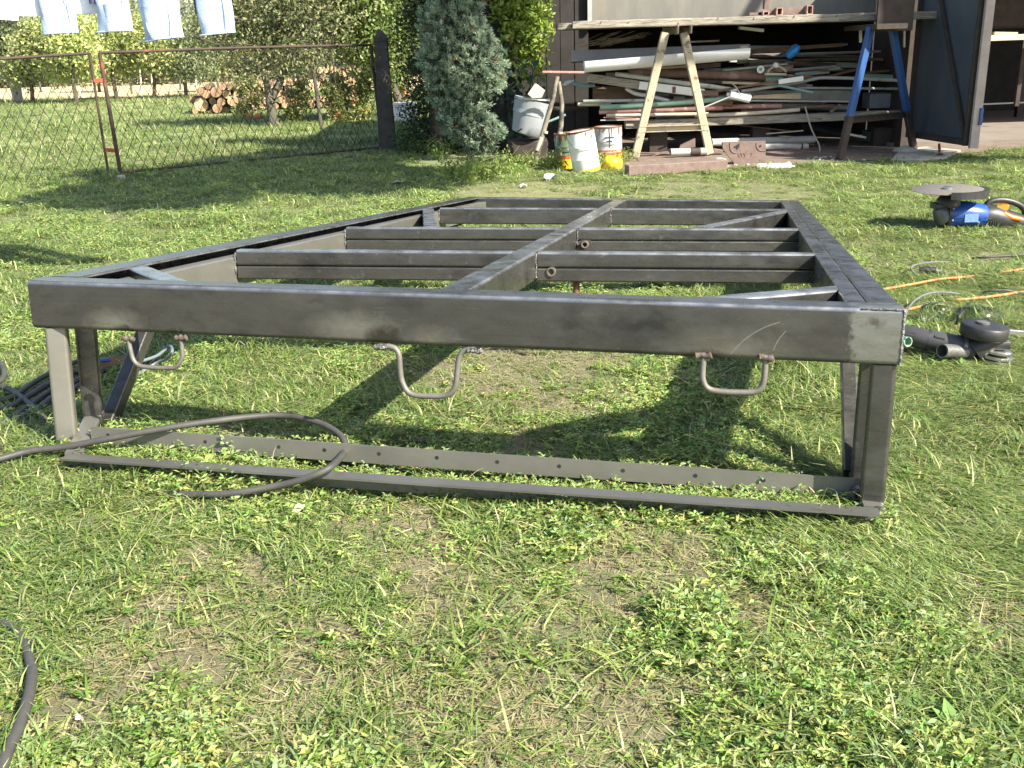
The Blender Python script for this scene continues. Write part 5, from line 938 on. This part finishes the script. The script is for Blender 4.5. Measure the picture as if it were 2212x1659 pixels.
def gutter(p0, p1, r, y, mat, label, a0, a1):
    A_, B_ = at(*p0, y), at(*p1, y); d = (B_ - A_).normalized(); up = V(0, 0, 1); s_ = d.cross(up).normalized(); R = r * mpp(y); n = 12; pr = []
    for k in range(n + 1): t = a0 + (a1 - a0) * k / n; pr.append((math.cos(t) * R, math.sin(t) * R))
    for k in range(n, -1, -1): t = a0 + (a1 - a0) * k / n; pr.append((math.cos(t) * R * .95, math.sin(t) * R * .95))
    return single('roof_gutter', MB().extr(pr, A_, B_, smooth=True), mat, label, 'gutter')
gutter((1262, 134), (1616, 105), 22, 11.28, WHITEG, 'long bright white half-round gutter lying on top of the pile', PI * .02, PI * -1.02)
single('sheet_profile', MB().prism([at(1234, 109, 11.5), at(1234, 136, 11.5), at(1620, 112, 11.5), at(1620, 95, 11.5)], (0, .02, 0)).prism([at(1234, 136, 11.5), at(1620, 112, 11.5), at(1620, 112, 11.75), at(1234, 136, 11.75)], (0, 0, .01)), GREYSHEET, 'dark grey folded sheet lying behind the white gutter', 'metal sheet')
single('end_plate', MB().prism([at(1600, 100, 11.24), at(1616, 99, 11.24), at(1616, 127, 11.24), at(1600, 128, 11.24)], (0, .01, 0)), WOODR, 'small yellowish end plate at the right end of the gutter', 'plate')
pipe((1357, 156), (1656, 165), 9.5, RUSTP, 'thick rusty brown pipe just below the white gutter', 11.62, name='pipe')
pipe((1329, 160), (1577, 193), 4.8, PALEG, 'pale green pipe slanting down across the thick rusty pipe', 11.42)
single('painted_beam', MB().beam(at(1268, 168, 11.5), at(1400, 186, 11.48), .10, 18 * mpp(11.5), segs=8, wob=.006), WOODW, 'rotten raw end of the white painted beam at the left of the pile', 'beam')
t_ = single('painted_beam', MB().beam(at(1380, 184, 11.47), at(1520, 201, 11.44), .10, 17 * mpp(11.5), segs=4, wob=.002), WHITEP, 'white painted wooden beam with a rusty hinge mark behind the cream legs', 'beam')
part('hinge_mark', MB().box(at(1456, 194, 11.40), 7 * mpp(11.4), .01, 13 * mpp(11.4)), RUSTBR, t_)
pipe((1219, 182), (1285, 184), 4, TEALP, 'dull teal bent rod sticking out left of the pile', 11.7, mids=((1228, 176), (1240, 180), (1262, 185)), hollow=0)
single('leaf_scrap', MB().prism([at(1214, 184, 11.62), at(1222, 175, 11.62), at(1243, 172, 11.62), at(1238, 177, 11.62), at(1220, 185, 11.62)], (0, .02, 0)), PALEG, 'pale flat scrap at the tip of the teal rod', 'metal scrap')
single('plank_end', MB().prism([at(1281, 214, 11.75), at(1281, 186, 11.75), at(1395, 190, 11.75), at(1390, 216, 11.75)], (0, .04, 0)), WOODB, 'dark brown panel end standing behind the thin pipes', 'panel')
single('offcut', MB().prism([at(1290, 192, 11.45), at(1304, 188, 11.45), at(1310, 192, 11.45)], (0, .03, 0)), WOODR, 'little pale wedge of wood below the rotten beam end', 'wood offcut')
pipe((1352, 190), (1445, 218), 4.6, WHITEP, 'curved white tube passing behind the left cream leg', 11.55, mids=((1372, 202), (1400, 207), (1425, 213)))
pipe((1260, 219), (1395, 217), 3.6, PALEG, 'thin pale green pipe on top of the short rusty-ended one', 11.45)
pipe((1248, 225), (1320, 225), 4.2, PALEW, 'short pipe with a rusty open end at the far left of the pile', 11.5, hollow=.3)
pipe((1296, 232), (1620, 206), 5.6, GREENP, 'flaking green pipe with a rusty open end', 11.40, mids=((1400, 227), (1526, 217)), hollow=.25)
pipe((1294, 242), (1560, 233), 5.2, PINKP, 'pinkish red primer pipe just under the green one', 11.42, hollow=.25)
pipe((1500, 233), (1688, 229), 5, PINKP, 'faded pink pipe in the right half of the pile', 11.48, mids=((1600, 230),))
pipe((1310, 249), (1530, 246), 3.8, PALEW, 'thin pale pipe below the red primer pipe', 11.42)
pipe((1500, 249), (1727, 237), 4.2, PALEW, 'long cream pole lying directly on the grey beam', 11.46, mids=((1580, 247), (1650, 243)))
pipe((1304, 254), (1400, 257), 1.3, PINKP, 'thin pink rod at the bottom left of the pile', 11.4, name='rod', cat='rod', hollow=0); pipe((1297, 260), (1390, 259), 1.3, GREYP, 'thin grey rod lowest at the left of the pile', 11.38, name='rod', cat='rod', hollow=0)
pipe((1400, 235), (1526, 226), 4, ORANGEP if False else RUSTP, 'orange-brown rusted pipe between green and red pipes', 11.5)
single('rusty_fitting', MB().tube([at(1524, 230, 11.44), at(1550, 226, 11.44), at(1566, 222, 11.44), at(1581, 222, 11.44)], [.03, .045, .035, .045], 10), RUSTBR, 'lumpy rust-brown pipe fitting below the pale blue bottle', 'pipe fitting')
single('rusty_fitting', MB().tube([at(1513, 203, 11.38), at(1530, 201, 11.38), at(1550, 203, 11.38)], [.035, .03, .035], 10, hollow=.3), RUSTC, 'short rusty threaded coupling at the right end of the white beam', 'pipe fitting')
pipe((1510, 183), (1590, 196), 5.5, TEALP, 'blue-green pipe running on behind the right cream leg', 11.5)
single('plastic_canister', MB().beam(at(1576, 204, 11.33), at(1619, 214, 11.33), .12, .085, ch=.022).beam(at(1583, 199, 11.32), at(1612, 206, 11.32), .03, .02, ch=.006).tube([at(1570, 203, 11.33), at(1577, 205, 11.33)], .018, 10), WHITEG, 'white and pale blue plastic canister lying in the middle of the pile', 'canister')
pipe((1521, 232), (1582, 207), 1.6, GREYP, 'thin grey rod leaning from the fittings up to the canister', 11.28, name='rod', cat='rod', hollow=0); pipe((1576, 176), (1598, 203), 1.5, GREYP, 'short thin rod standing out above the canister', 11.28, name='rod', cat='rod', hollow=0, mids=((1590, 188),))
t_ = single('pipe_flange', MB().tube([at(1643, 150, 11.5), at(1643, 150, 11.62)], 8 * mpp(11.5), 16, hollow=.55), WHITEP, 'white ring-shaped pipe flange above the end of the thick rusty pipe', 'flange')
single('bent_bracket', MB().tube(smoothpath([at(u, v, 11.5) for u, v in ((1658, 156), (1666, 147), (1678, 144), (1690, 147), (1698, 155))], 4), .014, 8), WOODR, 'arched pale bracket right of the ring-shaped flange', 'bracket')
single('plaster_lump', rock(at(1676, 141, 11.5), .035, .9), WHITEP, 'white lump sitting on top of the arched bracket', 'lump')
pipe((1652, 160), (1699, 161), 3, PALEW, 'stubby cream pipe beside the thick rusty one, upper', 11.5); pipe((1652, 172), (1690, 172), 8, GREENP, 'stubby wide green pipe piece right of the thick rusty pipe', 11.6)
board((1521, 201), (1752, 164), 4.5, .03, RUSTBR, 'long red-brown flat bar rising to the right through the pile', 11.36, name='flat_bar', cat='metal bar'); board((1682, 177), (1735, 169), 10, .02, WHITEP, 'white label-like strip wrapped on the red-brown bar', 11.32, name='white_strip', cat='strip')
pipe((1601, 197), (1990, 176), 3.6, GREYP, 'bent pale grey conduit running behind the blue leg', 11.42, mids=((1700, 182), (1756, 171), (1779, 168), (1840, 169), (1900, 172)))
pipe((1680, 184), (1756, 200), 3, TEALP, 'thin blue-grey rod slanting down under the bent conduit', 11.35); pipe((1722, 190), (1998, 192), 2.8, GREYP, 'thin straight grey conduit below the bent one', 11.6); pipe((1850, 166), (1960, 170), 8, GREENP, 'dull green pipe in the shade between the blue legs', 11.8)
board((1605, 206), (1836, 206), 21, .03, mk('greenish_steel_channel', (.20, .20, .16), (.13, .13, .11), 6, .6, .2), 'wide grey-green steel channel behind the left blue leg', 11.58, name='steel_channel', cat='steel channel'); board((1600, 217), (1836, 219), 3.5, .08, GREYP, 'pale lower flange of the grey-green channel', 11.50, name='channel_flange', cat='steel channel')
single('broken_plank', MB().prism([at(u, v, 11.44) for u, v in ((1620, 213), (1628, 207), (1668, 204), (1684, 203), (1724, 204), (1731, 211), (1727, 214), (1668, 213))], (0, .03, 0)), WOODR, 'bright freshly broken piece of plank in front of the green-grey channel', 'wood piece')
for i, (a, b, m_) in enumerate((((1698, 152), (1806, 143), GREYSHEET), ((1716, 160), (1814, 146), TEALP), ((1700, 163), (1790, 156), PALEG), ((1756, 172), (1850, 150), RUSTBR), ((1860, 158), (1950, 150), RUSTBR), ((1690, 147), (1712, 143), WOODR), ((1763, 100), (1830, 96), GREYSHEET), ((1770, 128), (1880, 130), mk('olive_strip', (.09, .09, .03), (.07, .07, .03), 6, .8)))):
    board(a, b, 5 if i < 6 else 4, .05, m_, ['grey-blue sheet strip high at the right of the pile', 'teal strip crossing the grey-blue sheet strip', 'pale green strip under the teal strip', 'dark red strip fading into shade behind the blue leg', 'dark red strip between the blue trestle legs', 'tiny yellow wood piece beside the grey-blue strip', 'faint blue-grey strip in the dark under the bench', 'olive strip in the dark behind the blue bottle'][i], 11.7 + .05 * i, name='metal_strip', cat='metal strip')
board((1480, 91), (1553, 88), 3.5, .04, PALEW, 'pale batten lying under the bench right of the cream head', 11.9, name='batten', cat='batten'); board((1596, 60), (1648, 66), 6, .10, WHITEP, 'white lamp-like strip hanging under the bench', 11.6, name='white_batten', cat='batten')
single('plastic_bottle', MB().tube([at(1700, 124, 11.5), at(1704, 120, 11.5), at(1716, 109, 11.5), at(1722, 102, 11.5), at(1725, 99, 11.5)], [.02, .045, .05, .045, .03], 12), BLUEPL, 'bright blue plastic bottle tucked under the bench', 'bottle')
board((1859, 59), (1859, 92), 6, .015, PALEW, 'short cream batten hanging beside the left blue leg', 11.0, name='batten', cat='batten', roll=(1, 0, 0))
t_ = thing('dry_brushwood', 'bundle of dry twigs under the left end of the bench', 'brushwood', at(1330, 95, 11.8)); mb = MB()
for k in range(26): a = at(random.uniform(1250, 1320), random.uniform(88, 104), 11.75 + random.uniform(-.1, .2)); mb.tube([a, a + V(random.uniform(.25, .5), 0, random.uniform(.02, .14))], .0025, 3)
part('twigs', mb, WOODR, t_, kind='stuff')
single('grey_box', MB().box(at(1914, 216, 11.9), 88 * mpp(11.9), .25, 32 * mpp(11.9)), GREYSHEET, 'grey box standing on the beam behind the blue legs', 'box'); single('grey_box', MB().box(at(1906, 292, 11.9), 75 * mpp(11.9), .25, 22 * mpp(11.9)), mk('greenish_box', (.09, .11, .09), (.06, .075, .06), 5, .8), 'greenish box low on the ground behind the blue trestle', 'box')
board((1828, 289), (1870, 297), 4.5, .03, PALEW, 'pale stick lying low behind the left blue leg', 11.3, name='batten', cat='batten'); board((1793, 242), (1815, 226), 6, .03, WOODB, 'brown stick leaning on the beam left of the blue leg', 11.4, name='batten', cat='batten')
board((1655, 289), (1735, 282), 2.5, .02, WOODR, 'thin reddish lath hanging below the grey beam', 11.5, name='lath', cat='lath'); board((1515, 262), (1718, 284), 2, .02, WOODB, 'dark lath slanting under the grey beam', 11.6, name='lath', cat='lath')
for k in range(44):
    u0 = random.uniform(1285, 1560); u1 = min(1845, u0 + random.uniform(160, 420)); vv = random.uniform(150, 258); y_ = random.uniform(11.75, 12.35); dv = random.uniform(-16, 12); mt_ = random.choice((WOODB, GREYSHEET, RUSTP, WOODW, DARKST, PALEG, GREENP, RUSTC, WOODB, DARKST, GREYP)); th_ = random.uniform(4, 13)
    if k % 3: board((u0, vv), (u1, vv + dv), th_, random.uniform(.05, .2), mt_, 'dull board packed into the shaded back of the pile', y_, y_ + random.uniform(-.2, .2))['group'] = 'boards packed at the back of the pile'
    else: pipe((u0, vv), (u1, vv + dv), th_ * .45, mt_, 'dull pipe packed into the shaded back of the pile', y_, y_ + random.uniform(-.2, .2), group='pipes packed at the back of the pile')
for k in range(18):
    u0 = random.uniform(1560, 1720); vv = random.uniform(104, 150); y_ = random.uniform(11.9, 12.6); board((u0, vv), (u0 + random.uniform(90, 230), vv + random.uniform(-12, 10)), random.uniform(4, 11), random.uniform(.05, .2), random.choice((WOODB, DARKST, GREYSHEET, RUSTC, WOODB, PALEG)), 'dull board packed into the shaded back of the pile', y_, y_ + random.uniform(-.2, .2))['group'] = 'boards packed at the back of the pile'
for k, (a, b, th_, mt_, lab) in enumerate((((1560, 178), (1690, 183), 5, WOODR, 'pale flat lath just under the thick rusty pipe end'), ((1440, 222), (1660, 214), 4, WOODW, 'grey lath between green pipe and canister'), ((1600, 238), (1800, 228), 6, WOODB, 'brown lath resting above the cream pole'), ((1480, 210), (1600, 190), 5, RUSTBR, 'rusty flat bar crossing behind the canister'), ((1380, 150), (1500, 142), 5, WOODR, 'raw lath peeping out under the white gutter'), ((1640, 226), (1830, 232), 8, GREYSHEET, 'grey folded strip below the green-grey channel'), ((1690, 252), (1840, 240), 5, DARKST, 'dark strip on the right end of the grey beam'), ((1560, 152), (1700, 138), 4, PALEG, 'thin green-grey lath behind the ring flange'), ((1410, 262), (1600, 258), 3, PALEW, 'thin pale lath lying along the grey beam front'))): board(a, b, th_, .06, mt_, lab, 11.5 + .03 * k, name='lath', cat='lath')
# lower row on the ground
pipe((1536, 308), (1758, 301), 8.5, GREYP, 'upper thick grey pipe lying behind the cast iron plate', 11.3, 11.7); pipe((1600, 318), (1744, 316), 6.8, GREYP, 'lower grey pipe with a dark ring near its right end', 11.15, 11.3)
t_ = single('pipe_clamp', MB().tube([at(1730, 316.5, 11.28), at(1733, 316.5, 11.28)], 7.6 * mpp(11.2), 14), DARKST, 'dark ring clamp on the lower grey pipe', 'clamp')
cy = 11.0; cp_ = lambda u, v, d=0: at(u, v, cy + d); t_ = thing('cast_plate', 'rust-brown cast iron plate with a cut corner and raised markings', 'iron plate', gd(1620, 357)); cy = gd(1620, 357).y
part('plate', MB().prism([cp_(1561, 308), cp_(1568, 307), cp_(1654, 305), cp_(1654, 340), cp_(1651, 355), cp_(1588, 356), cp_(1562, 322)], (0, .05, 0)), RUSTC, t_)
for (u, v, r) in ((1588, 317, 2.0), (1643, 315, 2.2)): part('bolt_hole', MB().lathe([(r * .005, 0), (r * .005, .003)], cp_(u, v, -.002), (0, -1, 0), 10), BLACKP, t_)
part('slot', MB().prism([cp_(1590, 323, -.002), cp_(1591, 313, -.002), cp_(1597, 309, -.002), cp_(1598, 315, -.002), cp_(1594, 322, -.002)], (0, -.002, 0)), BLACKP, t_)
for pts in (((1577, 308), (1578, 322), (1583, 329), (1590, 330)), ((1634, 308), (1635, 318), (1641, 325), (1653, 326))): part('raised_rim', MB().tube(smoothpath([cp_(u, v, -.001) for u, v in pts], 4), .006, 6), RUSTC, t_)
LM = Matrix.Translation(cp_(1603, 335, -.001)) @ Matrix.Rotation(PI / 2, 4, 'X'); lettering('LYY', .05, LM, RUSTBR, t_, depth=.003); lettering('7', .05, Matrix.Translation(cp_(1623, 335, -.001)) @ Matrix.Rotation(PI / 2, 4, 'X'), RUSTBR, t_, depth=.003)
single('iron_block', MB().prism([at(1657, 336, 10.95), at(1716, 331, 10.95), at(1721, 349, 10.95), at(1657, 351, 10.95)], (.05, .25, .02)), RUSTC, 'rust-brown wedge-shaped block right of the cast plate', 'iron block')
single('caulk_tube', MB().tube([gd(1635, 360, .03), gd(1636, 360, .03), gd(1708, 359, .03), gd(1709, 359, .03), gd(1717, 359, .03)], [.028, .031, .031, .012, .006], 14), WHITEP, 'white sealant cartridge lying in front of the cast plate', 'cartridge')
pipe((1448, 329), (1526, 327), 8.2, GREYP, 'short fat grey pipe stub between the cream trestle feet', 11.0, 11.05, hollow=.1); t_ = single('pipe_band', MB().tube([at(1492, 328, 11.02), at(1512, 327.5, 11.03)], 8.6 * mpp(11), 14), DARKST, 'dark band round the short fat pipe stub', 'band')
single('iron_angle', MB().prism([at(1400, 340, 11.2), at(1440, 323, 11.2), at(1452, 340, 11.2), at(1440, 330, 11.2)], (.05, .1, 0)), RUSTC, 'rusty folded angle iron left of the pipe stub', 'iron angle'); single('iron_plate', MB().prism([at(1467, 322, 11.5), at(1470, 314, 11.5), at(1502, 299, 11.5), at(1502, 318, 11.5)], (0, .05, 0)), RUSTC, 'triangular rusty plate leaning behind the pipe stub', 'iron plate')
board((1540, 325), (1560, 328), 9, .1, RUSTC, 'small rusty lump of iron between cream foot and cast plate', 11.2, name='iron_block', cat='iron block'); board((1700, 322), (1776, 330), 8, .25, WOODB, 'flat brown board under the right ends of the grey pipes', 11.35)
cable('loose_wire', [], 0, None, '', '') if False else single('loose_wire', MB().tube(smoothpath([at(u, v, 11.2) for u, v in ((1739, 230), (1744, 248), (1750, 271), (1758, 290), (1768, 310), (1771, 324), (1767, 336), (1754, 348))], 5), .008, 7), GREYP, 'grey wire hanging from the pile down to the dirt', 'wire')
for i in range(46):
    u = random.choice([random.uniform(1560, 2000), random.uniform(1740, 1830), random.uniform(1370, 1640)]); v = 374 - (u - 1340) * .048 - random.uniform(2, 14); 
    p = gd(u, v, .015); single('stone', rock(p, random.uniform(.010, .026)), random.choice((CONC, GREYP, WOODW, RUSTC, WOODB)), 'small pale chip of rubble on the dirt strip before the bench', 'stone', 'rubble chips on the dirt strip')
single('rubble_lump', rock(gd(1555, 347, .02), .07, .5), CONC, 'pale lump of mortar in front of the right cream foot', 'rubble'); single('rubble_lump', rock(gd(1955, 326, .03), .13, .4), CONC, 'pale broken slab piece beside the right blue foot', 'rubble'); single('concrete_slab', MB().prism([gd(1925, 350, 0), gd(1945, 329, 0), gd(2000, 322, 0), gd(2075, 330, 0), gd(2040, 345, 0), gd(1985, 352, 0)], (0, 0, .03)), CONC, 'broken light concrete slab under the open steel door', 'slab')

# leaning poles, enamel basin, cardboard and cans at the left end of the bench
pq = gd(1172, 362).y; pp_ = lambda u, v, d=0: at(u, v, pq + d)
t_ = thing('pole_stand', 'two dark bark-covered poles leaning together under a thin crossbar', 'pole stand', gd(1175, 364))
part('pole', MB().tube([pp_(1150, 364), pp_(1167, 310), pp_(1180, 262), pp_(1194, 215), pp_(1204, 165)], [.028, .027, .025, .024, .022], 8), YBARK, t_); part('pole', MB().tube([pp_(1196, 368), pp_(1205, 320), pp_(1212, 270), pp_(1214, 225), pp_(1207, 176)], [.028, .026, .025, .023, .02], 8), YBARK, t_)
part('crossbar', MB().tube([pp_(1172, 156, .02), pp_(1262, 157, .02)], .014, 7), PINKP, t_)
for a, b in (((1171, 296), (1160, 325)), ((1180, 283), (1178, 288))): part('peeled_patch', MB().tube([pp_(a[0] - 1, a[1], -.012), pp_(b[0], b[1], -.012)], .024, 8), PALEW, t_)
part('peeled_patch', MB().tube([pp_(1211, 285, -.01), pp_(1207, 308, -.01)], .022, 8), PALEW, t_)
ey = 11.0; e = lambda u, v, d=0: at(u, v, ey + d); t_ = thing('laundry_tub', 'dented grey enamel tub tilted behind the leaning poles', 'tub', gd(1140, 330))
part('tub', MB().tube([e(1137, 291), e(1138, 288), e(1143, 268), e(1151, 228), e(1154, 216)], [.14, .165, .18, .205, .21], 22, hollow=.06), ENAM, t_); part('rim', MB().lathe([(.215, -.01), (.222, 0), (.215, .01), (.20, .005)], e(1155, 214), (.1, 0, 1), 24), ALU, t_)
part('handle_slot', MB().beam(e(1118, 284, -.175), e(1128, 278, -.175), .01, .014), BLACKP, t_)
single('tub_plinth', MB().box(V(e(1140, 310).x, ey + .1, .12), .42, .35, .24), DARKST, 'dark box carrying the enamel tub', 'box')
single('cardboard_piece', MB().prism([e(1140, 203, -.05), e(1155, 181, -.05), e(1174, 196, -.05), e(1167, 211, -.05), e(1150, 212, -.05)], (.02, .06, 0)), mk('grey_card', (.40, .38, .36), (.33, .31, .29), 5, .8), 'pale grey piece of card sticking out of the enamel tub', 'cardboard')
pipe((1172, 234), (1262, 236), 4.8, BLACKP, 'dark pipe poking out behind the leaning poles', 11.3, 11.9); pipe((1172, 268), (1222, 248), 2.6, TEALP, 'thin grey-green lath behind the leaning poles', 11.2, 11.2, name='lath', cat='lath', hollow=0)
def can(label, u, vb, h_px, w_px, mat, band, tilt, txt=None, y_off=0):
    b0 = gd(u, vb); b0.y += y_off; S = mpp(b0.y, .2); R = w_px / 2 * S; H = h_px * S; ax = V(*tilt).normalized(); t_ = thing('paint_can', label, 'paint can', b0, 'paint cans')
    part('body', MB().lathe([(R * .98, 0), (R, .004), (R, H * .33), (R * 1.015, H * .34), (R, H * .35), (R, H * .62), (R * 1.015, H * .63), (R, H * .64), (R, H * .99)], b0, ax, 28), mat, t_)
    part('rim', MB().lathe([(R * 1.0, H * .975), (R * 1.035, H * .985), (R * 1.035, H + .006), (R * .97, H + .008), (R * .96, H * .97), (.01, H * .965)], b0, ax, 28), RUSTBR, t_)
    for nm, h0, h1, m_ in band: part(nm, MB().lathe([(R * 1.004, 0), (R * 1.004, H * (h1 - h0))], b0 + ax * H * h0, ax, 28), m_, t_)
    for k in range(13):
        an = random.uniform(-PI, 0); q = ax.orthogonal().normalized(); r2 = ax.cross(q); d_ = (V(math.cos(an), math.sin(an), 0)); L2 = H * random.uniform(.04, .24)
        part('paint_drip', MB().tube([b0 + ax * H * .98 + d_ * R * 1.0, b0 + ax * (H * .98 - L2) + d_ * R * 1.003], [.006, .003], 6), RUSTBR, t_)
    n_ = 14; part('bail_handle', MB().tube([b0 + ax * (H * .86 - .12 * math.sin(PI * k / n_)) + V(-math.cos(PI * k / n_) * R * 1.03, -math.sin(PI * k / n_) * R * 1.06, 0) for k in range(n_ + 1)], .003, 6), ALU, t_)
    if txt:
        lettering(txt, H * .085, Matrix.Translation(b0 + ax * H * .385 + V(R * .62, -R * .82, 0)) @ Matrix.Rotation(.64, 4, 'Z') @ Matrix.Rotation(PI / 2, 4, 'X'), WHITEP, t_)
    return t_, b0, R, H, ax
can('dented white paint can with brown paint runs, foremost of the three', 1268, 371, 88, 60, CANW, (('yellow_band', .0, .09, YELL),), (-.17, 0, 1))
t_, b0, R, H, ax = can('white paint can with orange band and yellow base, right and behind', 1318, 356, 78, 58, mk('dull_white_can', (.50, .50, .52), (.42, .42, .42), 6, .5, 0, .1, c3=(.2, .17, .12), s3=6, t3=.64), (('yellow_base', .0, .26, YELL), ('orange_band', .262, .40, ORAN)), (-.03, 0, 1), 'Lux', .12)
part('printed_mark', MB().box(b0 + ax * H * .66 + V(0, -R * 1.0, 0), .012, .006, H * .38).box(b0 + ax * H * .74 + V(0, -R * 1.0, 0), R * .7, .006, .012).box(b0 + ax * H * .64 + V(0, -R * 1.0, 0), R * .4, .006, .012), mk('dark_teal_print', (.05, .09, .12), (.04, .07, .1), 9, .6), t_)
can('green-streaked paint can with orange band, hidden behind the white one', 1232, 366, 72, 56, GREENC, (('yellow_base', .0, .28, YELL), ('orange_band', .282, .40, ORAN)), (-.05, 0, 1), None, .2)
single('yellow_rag', rock(gd(1322, 353, .06), .10, .75), YELL, 'crumpled yellow rag lying before the orange-banded can', 'rag')
